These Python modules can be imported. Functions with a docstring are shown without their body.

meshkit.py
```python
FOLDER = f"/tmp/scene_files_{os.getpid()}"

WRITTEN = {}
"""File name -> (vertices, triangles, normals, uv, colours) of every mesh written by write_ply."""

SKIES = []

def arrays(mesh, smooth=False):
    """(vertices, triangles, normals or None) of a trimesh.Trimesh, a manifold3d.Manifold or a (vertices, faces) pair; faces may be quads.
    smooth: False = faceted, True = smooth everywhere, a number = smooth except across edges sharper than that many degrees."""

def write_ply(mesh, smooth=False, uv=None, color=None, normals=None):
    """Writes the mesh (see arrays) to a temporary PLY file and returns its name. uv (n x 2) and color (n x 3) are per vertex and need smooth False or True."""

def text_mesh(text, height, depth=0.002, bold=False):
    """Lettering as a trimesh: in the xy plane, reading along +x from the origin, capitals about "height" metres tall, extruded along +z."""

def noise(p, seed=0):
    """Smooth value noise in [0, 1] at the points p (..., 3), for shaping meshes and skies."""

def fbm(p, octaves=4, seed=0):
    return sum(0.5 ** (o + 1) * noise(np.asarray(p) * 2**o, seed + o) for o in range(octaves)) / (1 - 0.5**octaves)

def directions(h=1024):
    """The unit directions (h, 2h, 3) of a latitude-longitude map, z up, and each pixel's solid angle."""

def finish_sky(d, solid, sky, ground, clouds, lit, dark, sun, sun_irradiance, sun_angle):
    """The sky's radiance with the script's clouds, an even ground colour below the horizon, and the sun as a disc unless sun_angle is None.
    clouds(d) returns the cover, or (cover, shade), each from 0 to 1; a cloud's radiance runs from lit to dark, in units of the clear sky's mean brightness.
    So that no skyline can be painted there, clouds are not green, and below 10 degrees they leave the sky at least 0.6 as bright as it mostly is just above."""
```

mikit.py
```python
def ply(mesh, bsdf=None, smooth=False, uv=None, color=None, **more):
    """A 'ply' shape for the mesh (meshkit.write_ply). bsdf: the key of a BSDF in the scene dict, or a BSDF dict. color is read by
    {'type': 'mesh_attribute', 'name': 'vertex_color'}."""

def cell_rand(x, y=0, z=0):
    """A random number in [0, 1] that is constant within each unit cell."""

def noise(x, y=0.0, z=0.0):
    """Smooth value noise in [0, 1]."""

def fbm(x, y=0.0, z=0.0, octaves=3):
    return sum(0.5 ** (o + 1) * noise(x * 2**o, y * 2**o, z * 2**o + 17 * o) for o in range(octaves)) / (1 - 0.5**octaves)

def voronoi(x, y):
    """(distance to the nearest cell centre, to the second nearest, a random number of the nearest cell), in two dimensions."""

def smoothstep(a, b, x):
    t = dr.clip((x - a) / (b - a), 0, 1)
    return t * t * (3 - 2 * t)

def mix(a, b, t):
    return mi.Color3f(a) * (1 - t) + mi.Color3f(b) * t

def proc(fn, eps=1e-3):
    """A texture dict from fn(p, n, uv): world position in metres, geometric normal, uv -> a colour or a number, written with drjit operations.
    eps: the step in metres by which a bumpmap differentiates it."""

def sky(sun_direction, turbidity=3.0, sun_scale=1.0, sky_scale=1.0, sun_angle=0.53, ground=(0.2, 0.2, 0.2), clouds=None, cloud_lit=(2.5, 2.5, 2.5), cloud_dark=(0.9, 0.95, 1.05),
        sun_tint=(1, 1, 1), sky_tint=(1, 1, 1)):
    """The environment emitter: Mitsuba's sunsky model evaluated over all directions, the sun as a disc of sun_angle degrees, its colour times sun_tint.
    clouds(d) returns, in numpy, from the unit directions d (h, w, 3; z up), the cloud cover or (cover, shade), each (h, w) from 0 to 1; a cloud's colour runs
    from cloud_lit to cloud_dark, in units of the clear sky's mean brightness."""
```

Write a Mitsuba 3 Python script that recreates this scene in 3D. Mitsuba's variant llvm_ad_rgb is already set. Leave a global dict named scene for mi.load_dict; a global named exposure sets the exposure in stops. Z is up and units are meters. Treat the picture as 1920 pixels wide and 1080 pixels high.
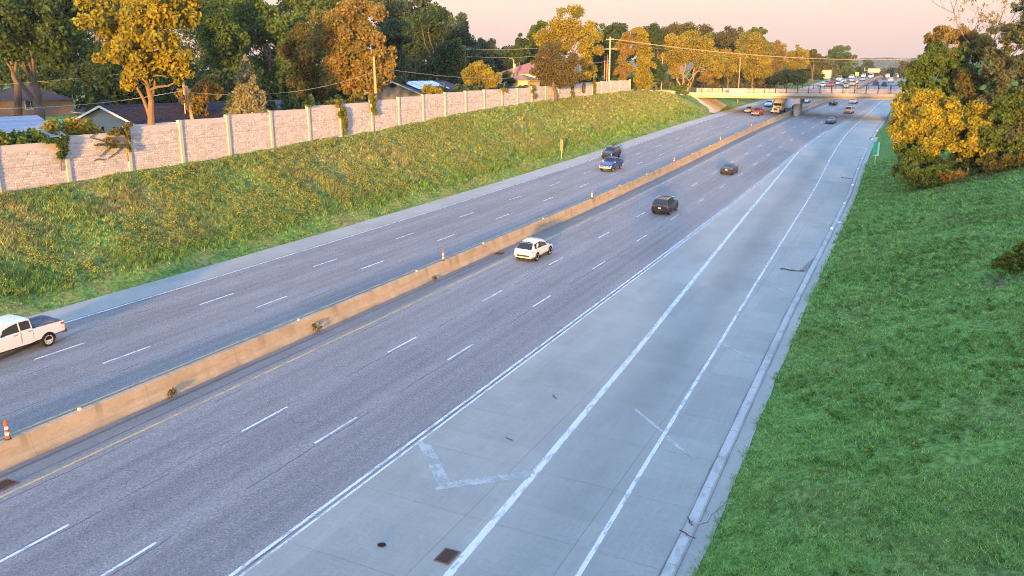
import math
import numpy as np
import trimesh
import drjit as dr
import mitsuba as mi
import mikit
import meshkit
from mikit import noise, fbm, cell_rand, smoothstep, mix
from scipy.interpolate import CubicSpline

T = mi.ScalarTransform4f
scene, labels = {}, {}

# ---------------------------------------------------------------- camera, sky, exposure
CAM = [26.27, 0.0, 16.0]
YAW, PITCH = 0.430166, 0.249298
_dir = [-math.sin(YAW) * math.cos(PITCH), math.cos(YAW) * math.cos(PITCH), -math.sin(PITCH)]
scene['camera'] = {'type': 'perspective', 'fov': 62.97, 'fov_axis': 'x', 'near_clip': 0.5, 'far_clip': 12000.0,
                   'to_world': T().look_at(origin=CAM, target=[CAM[k] + _dir[k] for k in range(3)], up=[0, 0, 1]),
                   'medium': {'type': 'ref', 'id': 'air'}}
exposure = 5.42
SUN_AZ, SUN_EL = math.radians(15.5), math.radians(2.8)
SUN = [math.sin(SUN_AZ) * math.cos(SUN_EL), -math.cos(SUN_AZ) * math.cos(SUN_EL), math.sin(SUN_EL)]


def sky_cover(d):
    """Thin even evening veil low in the sky: mauve at the horizon, peach above, clearing to blue overhead."""
    el = np.degrees(np.arcsin(np.clip(d[..., 2], -1, 1)))
    n = meshkit.fbm(d * np.array([3.0, 3.0, 16.0]) + 5.0, 3, 4)
    cover = 0.98 * (1 - np.clip((el - 19) / 18.0, 0, 1) ** 0.9) * (0.97 + 0.03 * n)
    shade = 1 - np.clip((el - 0.6 + 0.8 * (n - 0.5)) / 5.2, 0, 1)
    return cover, shade


scene['sky'] = mikit.sky(SUN, turbidity=3.0, sun_scale=1.1, sun_angle=3.0, sky_scale=1.0, sky_tint=(1.72, 2.15, 3.25), clouds=sky_cover,
                         cloud_lit=(0.42, 0.31, 0.235), cloud_dark=(0.31, 0.165, 0.17), sun_tint=(1.0, 1.5, 6.3))
scene['air'] = {'type': 'homogeneous', 'albedo': {'type': 'rgb', 'value': [0.95, 0.95, 0.96]}, 'sigma_t': 0.00014, 'phase': {'type': 'hg', 'g': 0.65}}

# ---------------------------------------------------------------- the road's own coordinates: L across (0 = first lane line), y along
CZ, S0 = 1.1983e-4, -0.0396
_xk = CubicSpline([-200, -100, 0, 60, 120, 190, 230, 280, 330, 370, 420, 480, 560, 700],
                  [4.0, 1.0, 0, .36, 1.46, 3.75, 7.0, 11.4, 15.2, 17.4, 18.9, 19.6, 19.6, 19.0])


def xc(y):
    return _xk(np.clip(np.asarray(y, float), -200, 700))


def zc(y):
    y = np.asarray(y, float)
    m = 2 * CZ * 190
    z = np.where(y < 190, CZ * y * np.maximum(y, 0), CZ * 190 ** 2 + m * (y - 190))
    t, k = np.clip(y - 340, 0, None), m / 300.0
    return z - np.where(t < 210, k * t * t, k * 210 ** 2 + 2 * k * 210 * (t - 210))


def R(L, y, dz=0.0):
    L, y = np.broadcast_arrays(np.asarray(L, float), np.asarray(y, float))
    return np.stack([xc(y) + L, y, zc(y) + S0 * L + dz], -1)


def kerbL(y):
    return np.interp(y, [-100, 0, 30, 60, 80, 117, 187, 218, 260, 300, 400], [20.4, 20.4, 20.25, 19.85, 19.7, 19.35, 17.4, 15.9, 13, 11, 10.5])


def gore2L(y):
    return np.interp(y, [-60, 0, 22, 30, 48, 97, 147, 158], [15.2, 14.5, 13.77, 13.5, 12.75, 10.25, 8.1, 7.62])


def shoulderL(y):
    return np.interp(y, [-60, 0, 24, 36, 51, 67, 84, 122, 185, 293, 600], [18.6, 18.2, 17.72, 17.4, 17.0, 16.5, 16.0, 14.9, 12.25, 7.7, 7.6])


WALL_Y = [41.7, 47.82, 54.01, 60.10, 66.30, 72.68, 79.00, 84.98, 91.51, 97.75, 103.95, 110.10, 116.34, 122.50, 128.80, 134.88, 140.89, 146.98, 153.06, 159.26, 165.15, 171.03, 175.9, 181.6, 187.13, 193.68]
WALL_TOP = [10.75, 11.13, 11.57, 11.85, 12.09, 12.25, 12.57, 12.64, 12.89, 13.14, 13.36, 13.53, 13.65, 13.74, 13.77, 13.80, 14.0, 14.02, 14.26, 14.32, 14.53, 14.60, 14.73, 14.8, 14.84, 15.04]


def wallX(y):
    return xc(y) - 36.4


def wall_base(y):
    return np.interp(y, [-100, 30, 47.8, 60, 72, 85, 98, 110, 122, 135, 150, 165, 180, 195, 212, 222, 236, 250, 300, 400, 500, 600],
                     [6.4, 6.85, 7.2, 7.8, 8.25, 8.8, 9.4, 10.15, 10.65, 11.1, 11.45, 11.9, 12.2, 12.35, 11.5, 11.0, 11.0, 11.4, 12.4, 15.2, 16.4, 15.5])


def bankW(y):
    return np.interp(y, [-100, 195, 212, 222, 238, 255, 300, 400], [12.4, 12.4, 9.5, 7.2, 7.2, 12, 16, 22])


def ground_z(L, y):
    """Height of the natural ground; just under the pavements between the edges of the road."""
    L, y = np.broadcast_arrays(np.asarray(L, float), np.asarray(y, float))
    eL, eR = -23.2 - 0.15 * np.sin(y * 0.35) - 0.1 * np.sin(y * 1.1), kerbL(y) + 1.05
    road = zc(y) + S0 * np.clip(L, eL, eR) - 0.03
    t = np.clip((eL - 0.4 - L) / bankW(y), 0, 1)
    prof = t * (1 + 0.25 * (1 - t))
    zl = road + (wall_base(y) - road) * prof
    far = np.clip(-L - 37.5, 0, None)
    zl = zl + np.where(L < -37.5, 0.35 * np.clip(far / 2, 0, 1) + 0.028 * np.minimum(far, 60), 0)
    sl = np.interp(y, [-50, 190, 222, 240, 300], [0.31, 0.31, 0.55, 0.55, 0.3])
    dR = np.clip(L - eR, 0, None)
    zr = road + sl * np.minimum(dR, 30) * np.clip(dR / 1.5, 0.35, 1) + 0.04 * np.clip(dR - 30, 0, 200)
    z = np.where(L < eL, zl, np.where(L > eR, zr, road))
    off = np.clip(np.maximum(eL - 0.8 - L, L - eR - 0.8) / 3, 0, 1)
    p = np.stack([L, y, 0 * y], -1)
    return z + off * np.clip(1.2 - np.abs(y) / 1500, 0.2, 1) * (0.5 * (meshkit.fbm(p * 0.22 + 9, 3, 1) - 0.5) + 0.22 * (meshkit.noise(p * 0.9, 5) - 0.5))


def G(L, y, dz=0.0):
    return np.stack([xc(y) + np.asarray(L, float), np.asarray(y, float) + 0 * np.asarray(L, float), ground_z(L, y) + dz], -1)


def gz(x, y):
    return float(ground_z(x - xc(y), y))


# ---------------------------------------------------------------- materials
def rgb(c):
    return {'type': 'rgb', 'value': [float(x) for x in c]}


def two(b):
    return {'type': 'twosided', 'b': b}


VC = {'type': 'mesh_attribute', 'name': 'vertex_color'}
scene['m_paint'] = two({'type': 'diffuse', 'reflectance': VC})
scene['m_sheen'] = two({'type': 'principled', 'base_color': VC, 'roughness': 0.45, 'specular': 0.4})
scene['m_leaf'] = {'type': 'principledthin', 'base_color': VC, 'roughness': 0.8, 'diff_trans': 0.9, 'spec_trans': 0.0, 'eta': 1.08}


def asphalt(p, n, uv):
    L, y = uv[0], uv[1]
    base = mix((0.146, 0.140, 0.141), (0.182, 0.176, 0.173), fbm(L * 0.8, y * 0.05, 3.0))
    lane = L / 3.66 - dr.floor(L / 3.66)
    track = dr.exp(-dr.square((lane - 0.27) / 0.10)) + dr.exp(-dr.square((lane - 0.73) / 0.10)) + 0.75 * dr.exp(-dr.square((lane - 0.5) / 0.10))
    k = 1.05 - 0.21 * track * (0.55 + 0.6 * fbm(L * 0.6, y * 0.03, 8.0))
    k = k * (0.86 + 0.28 * noise(p.x * 13, p.y * 13)) * (0.70 + 0.60 * noise(p.x * 27, p.y * 27)) * (0.93 + 0.14 * fbm(p.x * 1.3, p.y * 0.5))
    # wandering seam cracks beside the lane lines
    w = L - 3.66 * dr.floor(L / 3.66 + 0.5) - 0.17 + 0.22 * (fbm(y * 0.8, dr.floor(L / 3.66 + 0.5)) - 0.5)
    crack = (1 - smoothstep(0.012, 0.05, dr.abs(w))) * smoothstep(0.35, 0.6, noise(y * 0.5, dr.floor(L / 3.66 + 0.5), 3.0))
    w2 = L - 3.66 * dr.floor(L / 3.66 + 0.5) + 0.1 + 0.3 * (fbm(y * 0.5, dr.floor(L / 3.66 + 0.5), 7.0) - 0.5)
    crack = dr.maximum(crack, 0.6 * (1 - smoothstep(0.01, 0.05, dr.abs(w2))) * smoothstep(0.5, 0.7, noise(y * 0.3, dr.floor(L / 3.66 + 0.5), 5.0)))
    # slanted cracks here and there
    cz_ = y * 0.105 + L * 0.04 + 0.5 * fbm(L * 0.9, y * 0.06)
    c3 = dr.abs(cz_ - dr.floor(cz_) - 0.5)
    crack = dr.maximum(crack, 0.55 * (1 - smoothstep(0.002, 0.006, c3)) * smoothstep(0.55, 0.75, noise(L * 0.4, y * 0.06, 2.0)))
    oil = dr.exp(-dr.square((lane - 0.5) / 0.07)) * smoothstep(0.45, 0.75, fbm(y * 0.09, dr.floor(L / 3.66), 4.0))
    rep_ = smoothstep(0.80, 0.815, cell_rand(dr.floor(y / 9.0 + 0.3 * dr.floor(L / 3.66)), dr.floor(L / 3.66 + 40), 6)) * smoothstep(0.02, 0.05, lane) * (1 - smoothstep(0.95, 0.98, lane))
    return base * k * (1 - 0.55 * crack) * (1 - 0.16 * oil) * (1 - 0.07 * rep_)


scene['m_asphalt'] = two({'type': 'principled', 'base_color': mikit.proc(asphalt), 'roughness': 0.72, 'specular': 0.35})


def concrete(p, n, uv):
    L, y = uv[0], uv[1]
    slab = cell_rand(dr.floor(y / 4.57), dr.floor(L / 4.4 + 40), 2)
    base = mix((0.205, 0.214, 0.198), (0.252, 0.258, 0.235), fbm(L * 0.4, y * 0.12, 1.0)) * (0.95 + 0.1 * slab)
    brush = 0.97 + 0.06 * noise(y * 0.5 + 3 * noise(L, y * 0.2), L * 14)
    tine = 0.97 + 0.06 * noise(y * 22, L * 0.6)
    grain = (0.94 + 0.12 * noise(p.x * 17, p.y * 17)) * (0.93 + 0.14 * fbm(p.x * 0.9, p.y * 0.9))
    mid = shoulder_mid(y)
    worn = dr.exp(-dr.square((L - mid) / 1.35)) * (0.35 + 0.9 * fbm(L * 0.5, y * 0.06, 5.0))
    stain = smoothstep(0.62, 0.78, fbm(p.x * 0.35, p.y * 0.22, 11.0))
    return base * brush * tine * grain * (1 - 0.22 * worn) * (1 - 0.07 * stain) * mi.Color3f(1 - 0.02 * worn, 1.0, 1 + 0.02 * worn)


def shoulder_mid(y):
    """Middle of the ramp lane, where tyres darken the concrete (a line through the ramp's course)."""
    return dr.maximum(16.35 - 0.030 * y, 5.5)


scene['m_concrete'] = two({'type': 'principled', 'base_color': mikit.proc(concrete), 'roughness': 0.75, 'specular': 0.3})


def median_mat(p, n, uv):
    L, y = uv[0], uv[1]
    base = mix((0.168, 0.160, 0.154), (0.212, 0.204, 0.194), fbm(L * 1.2, y * 0.08, 2.0))
    groove = 1 - 0.35 * smoothstep(0.6, 0.8, noise(L * 9 + 0.4 * noise(y * 0.3), y * 0.035, 5.0))
    return base * groove * (0.86 + 0.28 * noise(p.x * 15, p.y * 15)) * (0.88 + 0.24 * fbm(p.x * 2, p.y * 0.6))


scene['m_median'] = two({'type': 'diffuse', 'reflectance': mikit.proc(median_mat)})


def barrier_mat(p, n, uv):
    base = mix((0.36, 0.265, 0.17), (0.44, 0.335, 0.225), fbm(p.y * 0.6, p.z * 2.5))
    streak = 0.92 + 0.16 * noise(p.y * 2.2, p.z * 0.5, 3.0)
    low = 1 - 0.25 * (1 - smoothstep(0.0, 0.35, uv[1])) * noise(p.y * 1.2, 3.0)
    joint = dr.abs(p.y / 6.1 - dr.floor(p.y / 6.1) - 0.5)
    crack = 1 - 0.2 * (1 - smoothstep(0.0015, 0.006, joint))
    drip = 1 - 0.22 * smoothstep(0.60, 0.80, noise(p.y * 1.9, p.z * 0.35, 9.0)) * smoothstep(0.1, 0.8, uv[1])
    scuff = 1 - 0.10 * smoothstep(0.66, 0.80, noise(p.y * 0.45, uv[1] * 9, 2.0))
    return base * streak * low * crack * drip * scuff * (0.92 + 0.16 * noise(p.x * 9, p.y * 9, p.z * 9))


scene['m_barrier'] = two({'type': 'diffuse', 'reflectance': mikit.proc(barrier_mat)})


def line_white(p, n, uv):
    wear = smoothstep(0.50, 0.74, 0.6 * noise(p.x * 7, p.y * 2.0) + 0.4 * noise(p.x * 23, p.y * 9))
    return mix((0.56, 0.58, 0.59), (0.28, 0.29, 0.29), wear * 0.8)


def line_ghost(p, n, uv):
    wear = smoothstep(0.25, 0.7, 0.55 * noise(p.x * 3, p.y * 3) + 0.45 * noise(p.x * 14, p.y * 14))
    return mix((0.40, 0.41, 0.405), (0.27, 0.28, 0.265), wear)


def line_yellow(p, n, uv):
    wear = smoothstep(0.42, 0.75, 0.6 * noise(p.x * 6, p.y * 2.2) + 0.4 * noise(p.x * 25, p.y * 9))
    return mix((0.56, 0.36, 0.14), (0.26, 0.21, 0.15), wear * 0.85)


def kerb_mat(p, n, uv):
    c = mix((0.33, 0.34, 0.335), (0.41, 0.42, 0.40), fbm(p.x * 1.5, p.y * 0.5))
    stain = smoothstep(0.55, 0.75, fbm(p.x * 2.0, p.y * 0.8, 6.0))
    joint = dr.abs(p.y / 3.05 - dr.floor(p.y / 3.05) - 0.5)
    return c * (1 - 0.22 * stain) * (0.93 + 0.14 * noise(p.x * 12, p.y * 12)) * (1 - 0.5 * (1 - smoothstep(0.002, 0.007, joint)))


def silt_mat(p, n, uv):
    return mix((0.15, 0.145, 0.13), (0.23, 0.22, 0.205), fbm(p.x * 3, p.y * 1.1)) * (0.85 + 0.3 * noise(p.x * 19, p.y * 19))


scene['m_kerb'] = two({'type': 'diffuse', 'reflectance': mikit.proc(kerb_mat)})
scene['m_silt'] = two({'type': 'diffuse', 'reflectance': mikit.proc(silt_mat)})
scene['m_white'] = two({'type': 'diffuse', 'reflectance': mikit.proc(line_white)})
scene['m_ghost'] = two({'type': 'diffuse', 'reflectance': mikit.proc(line_ghost)})
scene['m_yellow'] = two({'type': 'diffuse', 'reflectance': mikit.proc(line_yellow)})


def turf(p, n, uv):
    L = uv[0]
    big, mid, fine = fbm(p.x * 0.16, p.y * 0.16), fbm(p.x * 0.8, p.y * 0.8, 4.0), noise(p.x * 6, p.y * 6)
    g = mix((0.085, 0.165, 0.045), (0.13, 0.22, 0.06), mid)
    dry = mix((0.24, 0.19, 0.085), (0.18, 0.20, 0.065), fine)
    weed = mix(g, dry, smoothstep(0.40, 0.66, 0.5 * big + 0.5 * mid))
    c = dr.select(L < 0, weed, mix(g, (0.11, 0.13, 0.05), 0.5 * smoothstep(0.5, 0.75, big)))
    return c * (0.6 + 0.8 * fine)


scene['m_turf'] = two({'type': 'diffuse', 'reflectance': mikit.proc(turf)})


def woods(p, n, uv):
    c = mix((0.045, 0.060, 0.028), (0.105, 0.075, 0.035), fbm(p.x * 0.02, p.y * 0.02))
    return c * (0.6 + 0.8 * noise(p.x * 0.12, p.y * 0.12, p.z * 0.12))


scene['m_woods'] = two({'type': 'diffuse', 'reflectance': mikit.proc(woods)})
for k, c, r, m in (('car_white', (0.53, 0.53, 0.53), 0.3, 0), ('lorry_white', (0.80, 0.80, 0.82), 0.35, 0), ('car_black', (0.018, 0.019, 0.022), 0.25, 0.2), ('car_blue', (0.018, 0.06, 0.21), 0.28, 0.3),
                   ('car_silver', (0.42, 0.45, 0.48), 0.3, 0.4), ('car_grey', (0.16, 0.17, 0.19), 0.3, 0.3), ('car_red', (0.25, 0.03, 0.03), 0.3, 0.2)):
    scene['m_' + k] = two({'type': 'principled', 'base_color': rgb(c), 'roughness': r, 'metallic': m, 'specular': 0.5, 'clearcoat': 0.6, 'clearcoat_gloss': 0.9})
scene['m_glass'] = two({'type': 'principled', 'base_color': rgb((0.012, 0.014, 0.016)), 'roughness': 0.12, 'specular': 0.6})
scene['m_metal'] = two({'type': 'principled', 'base_color': rgb((0.55, 0.56, 0.58)), 'roughness': 0.35, 'metallic': 0.8})


# ---------------------------------------------------------------- helpers
def numbered(name):
    if name not in scene and name not in labels and not any(k.startswith(name + '__') for k in scene):
        return name
    i = 1
    while True:
        k = f'{name}_{i:03d}'
        if k not in scene and k not in labels and not any(s.startswith(k + '__') for s in scene):
            return k
        i += 1


_count = {}


def key_for(name, parent=None):
    full = f'{parent}__{name}' if parent else name
    i = _count.get(full, 0)
    _count[full] = i + 1
    return full if i == 0 else f'{full}_{i:03d}'


def thing(name, label, cat, group=None, kind=None):
    k = key_for(name)
    labels[k] = {'label': label, 'category': cat}
    if group:
        labels[k]['group'] = group
    if kind:
        labels[k]['kind'] = kind
    return k


def struct(name, mesh, m, label=None, smooth=False, uv=None):
    k = key_for(name)
    scene[k] = mikit.ply(mesh, m, smooth=smooth, uv=uv)
    labels[k] = {'kind': 'structure'}
    if label:
        labels[k]['label'] = label
    return k


def part(name, mesh, m, parent, color=None, smooth=False, uv=None, label=None, stuff=False):
    k = key_for(name, parent)
    v, f = mesh if isinstance(mesh, tuple) else (mesh.vertices, mesh.faces)
    v, f = np.asarray(v, float), np.asarray(f, int)
    if color is not None:
        color = np.broadcast_to(np.asarray(color, float), (len(v), 3))
    scene[k] = mikit.ply((v, f), m, smooth=smooth, uv=uv, color=color)
    if label:
        labels[k] = {'label': label}
    if stuff:
        labels.setdefault(k, {})['kind'] = 'stuff'
    return k


def single(name, mesh, m, label, cat, color=None, smooth=False, group=None, kind=None):
    k = thing(name, label, cat, group, kind)
    v, f = mesh if isinstance(mesh, tuple) else (mesh.vertices, mesh.faces)
    v = np.asarray(v, float)
    if color is not None:
        color = np.broadcast_to(np.asarray(color, float), (len(v), 3))
    scene[k] = mikit.ply((v, np.asarray(f, int)), m, smooth=smooth, color=color)
    return k


class MB:
    """Collects quads and triangles with a colour per vertex."""

    def __init__(self):
        self.v, self.f, self.c, self.n = [], [], [], 0

    def add(self, v, f, color=(0.5, 0.5, 0.5)):
        v, f = np.asarray(v, float).reshape(-1, 3), np.asarray(f, int)
        if f.shape[1] == 4:
            f = np.vstack([f[:, [0, 1, 2]], f[:, [0, 2, 3]]])
        self.v.append(v)
        self.f.append(f + self.n)
        self.c.append(np.broadcast_to(np.asarray(color, float), (len(v), 3)))
        self.n += len(v)
        return self

    def quad(self, a, b, c, d, color=(0.5, 0.5, 0.5)):
        return self.add([a, b, c, d], [[0, 1, 2, 3]], color)

    def box(self, lo, hi, color=(0.5, 0.5, 0.5), M=None):
        v = np.array([[x, y, z] for x in (lo[0], hi[0]) for y in (lo[1], hi[1]) for z in (lo[2], hi[2])], float)
        if M is not None:
            v = v @ M[:3, :3].T + M[:3, 3]
        return self.add(v, [[0, 1, 3, 2], [4, 6, 7, 5], [0, 4, 5, 1], [2, 3, 7, 6], [0, 2, 6, 4], [1, 5, 7, 3]], color)

    def tube(self, pts, radii, color=(0.5, 0.5, 0.5), sides=6, cap=True):
        p = np.asarray(pts, float)
        r = np.broadcast_to(np.asarray(radii, float), (len(p),))
        t = np.gradient(p, axis=0)
        t /= np.linalg.norm(t, axis=1, keepdims=True) + 1e-12
        a = np.cross(t, np.where(np.abs(t[:, 2:]) < 0.9, [0, 0, 1.0], [1.0, 0, 0]))
        a /= np.linalg.norm(a, axis=1, keepdims=True) + 1e-12
        b, ang = np.cross(t, a), np.arange(sides) * 2 * np.pi / sides
        v = p[:, None] + r[:, None, None] * (np.cos(ang)[None, :, None] * a[:, None] + np.sin(ang)[None, :, None] * b[:, None])
        i, j = np.meshgrid(np.arange(len(p) - 1), np.arange(sides), indexing='ij')
        q = np.stack([i * sides + j, i * sides + (j + 1) % sides, (i + 1) * sides + (j + 1) % sides, (i + 1) * sides + j], -1).reshape(-1, 4)
        self.add(v, q, color)
        if cap:
            for e in (0, len(p) - 1):
                self.add(np.vstack([v[e], p[e]]), [[k, (k + 1) % sides, sides] for k in range(sides)], color)
        return self

    def loft(self, rings, color=(0.5, 0.5, 0.5), closed=True, caps=True):
        """rings: (n, k, 3)"""
        r = np.asarray(rings, float)
        n, k = r.shape[:2]
        i, j = np.meshgrid(np.arange(n - 1), np.arange(k if closed else k - 1), indexing='ij')
        q = np.stack([i * k + j, i * k + (j + 1) % k, (i + 1) * k + (j + 1) % k, (i + 1) * k + j], -1).reshape(-1, 4)
        self.add(r, q, color)
        if caps and closed:
            for e in (0, n - 1):
                self.add(np.vstack([r[e], r[e].mean(0)]), [[a, (a + 1) % k, k] for a in range(k)], color)
        return self

    def mesh(self):
        return np.vstack(self.v), np.vstack(self.f)

    def colors(self):
        return np.vstack(self.c)

    def part(self, name, m, parent, **kw):
        return part(name, self.mesh(), m, parent, color=self.colors(), **kw)

    def single(self, name, m, label, cat, **kw):
        return single(name, self.mesh(), m, label, cat, color=self.colors(), **kw)


def frame(x, y, z, head=0.0):
    """Local x right, y forward, z up; head turns anticlockwise from +y."""
    c, s = math.cos(head), math.sin(head)
    return np.array([[c, -s, 0, x], [s, c, 0, y], [0, 0, 1, z], [0, 0, 0, 1.0]])


def strip(Ls, ys, dz=0.0):
    """A sheet on the road between the L values (a list of numbers or functions of y) along ys; returns mesh, uv."""
    ys = np.asarray(ys, float)
    LL = np.stack([l(ys) if callable(l) else np.full(len(ys), float(l)) for l in Ls], 1)
    YY = np.broadcast_to(ys[:, None], LL.shape)
    v = R(LL, YY, dz)
    n, k = LL.shape
    i, j = np.meshgrid(np.arange(n - 1), np.arange(k - 1), indexing='ij')
    q = np.stack([i * k + j, i * k + j + 1, (i + 1) * k + j + 1, (i + 1) * k + j], -1).reshape(-1, 4)
    f = np.vstack([q[:, [0, 1, 2]], q[:, [0, 2, 3]]])
    return (v.reshape(-1, 3), f), np.stack([LL.ravel(), YY.ravel()], 1)


def span(a, b, step):
    return np.linspace(a, b, max(2, int(math.ceil((b - a) / step)) + 1))


# ---------------------------------------------------------------- ground, hills
rng = np.random.default_rng(7)
Lg = np.unique(np.concatenate([[-3500, -2000, -1200, -700, -420, -280, -200, -150, -120, -100, -84, -72], np.arange(-62, -36, 3), np.arange(-37.6, -22.2, 0.55),
                               [-22, -15, -7, -6, -5, 0, 7, 9.5], [12, 14, 16, 18, 19, 19.8, 20.6, 20.95, 21.05, 21.3, 21.7, 22.2, 22.6], np.arange(23, 54, 1.0), [57, 62, 70, 80, 100, 130, 180, 260, 420, 700, 1200, 2000, 3500]]))
yg = np.concatenate([[-400, -250, -150, -100, -70, -50, -36, -24, -14, -6], np.arange(0, 140, 1.0), np.arange(140, 300, 2.5), np.arange(300, 560, 8), [570, 600, 650, 720, 820, 1000, 1300, 1700, 2200, 2800, 3600, 4400]])
LLg, YYg = np.meshgrid(Lg, yg)
LLg = LLg + np.where(LLg > 9, (kerbL(YYg) - 20.0) * np.clip((LLg - 9) / 2, 0, 1) * np.clip((60 - LLg) / 30, 0, 1), 0)
Zg = ground_z(LLg, YYg)
t_ = np.clip((YYg - 540) / 500, 0, 1)
Zg = Zg * (1 - t_) + t_ * (-12 + 14 * (meshkit.noise(np.stack([LLg * .004, YYg * .004, 0 * LLg], -1), 2)))
far_ = np.clip((np.abs(LLg) - 200) / 800, 0, 1)
Zg = Zg - 4 * far_
vg = np.stack([xc(YYg) + LLg, YYg, Zg], -1).reshape(-1, 3)
n_, k_ = LLg.shape
i_, j_ = np.meshgrid(np.arange(n_ - 1), np.arange(k_ - 1), indexing='ij')
qg = np.stack([i_ * k_ + j_, i_ * k_ + j_ + 1, (i_ + 1) * k_ + j_ + 1, (i_ + 1) * k_ + j_], -1).reshape(-1, 4)
struct('ground', (vg, np.vstack([qg[:, [0, 1, 2]], qg[:, [0, 2, 3]]])), 'm_turf', 'grass banks and land on both sides of the highway', uv=np.stack([LLg.ravel(), YYg.ravel()], 1))

for name, y0, zt, lab in (('hills', 2900, 62, 'long flat wooded ridge on the horizon'), ('hills', 1500, 17, 'nearer low wooded rise beyond the crest of the road')):
    xs = np.linspace(-2600, 2600, 520)
    prof = zt * (0.86 + 0.28 * meshkit.fbm(np.stack([xs * 0.0016, 0 * xs, 0 * xs], -1), 3, int(y0))) + 0.055 * zt * meshkit.noise(np.stack([xs * 0.03, 0 * xs, 0 * xs], -1), 3)
    rows = []
    for t in np.linspace(0, 1, 14):
        d = -260 + 520 * t
        bump = meshkit.noise(np.stack([xs * 0.025, 0 * xs + d * 0.03, 0 * xs], -1), 8)
        rows.append(np.stack([xs, y0 + d + 0 * xs, -22 + (prof + 22) * np.sin(np.pi * t) ** 0.8 + 5 * (bump - 0.5) * np.sin(np.pi * t)], -1))
    mb = MB().loft(np.array(rows), closed=False)
    struct(name, mb.mesh(), 'm_woods', lab, smooth=True)

# ---------------------------------------------------------------- pavements
YR = np.concatenate([span(-60, 200, 4), span(204, 560, 6)])
m_, uv_ = strip([-23.25, -20, -16, -12, -8.5, -7.3], YR)
WB = struct('westbound_road', m_, 'm_asphalt', 'grey asphalt lanes carrying oncoming traffic', uv=uv_)
m_, uv_ = strip([-23.25, -22, -20.55], YR, 0.002)
struct('left_shoulder', m_, 'm_concrete', 'paler paved shoulder between the oncoming lanes and the left bank', uv=uv_)
m_, uv_ = strip([-4.35, -3.9, 0, 3.7, 7.55], YR)
EB = struct('eastbound_road', m_, 'm_asphalt', 'grey asphalt lanes carrying traffic away', uv=uv_)
m_, uv_ = strip([-7.3, -6.3, -4.35], YR, 0.001)
MED = struct('median_strip', m_, 'm_median', 'narrow paved strip under the median barrier', uv=uv_)
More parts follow.
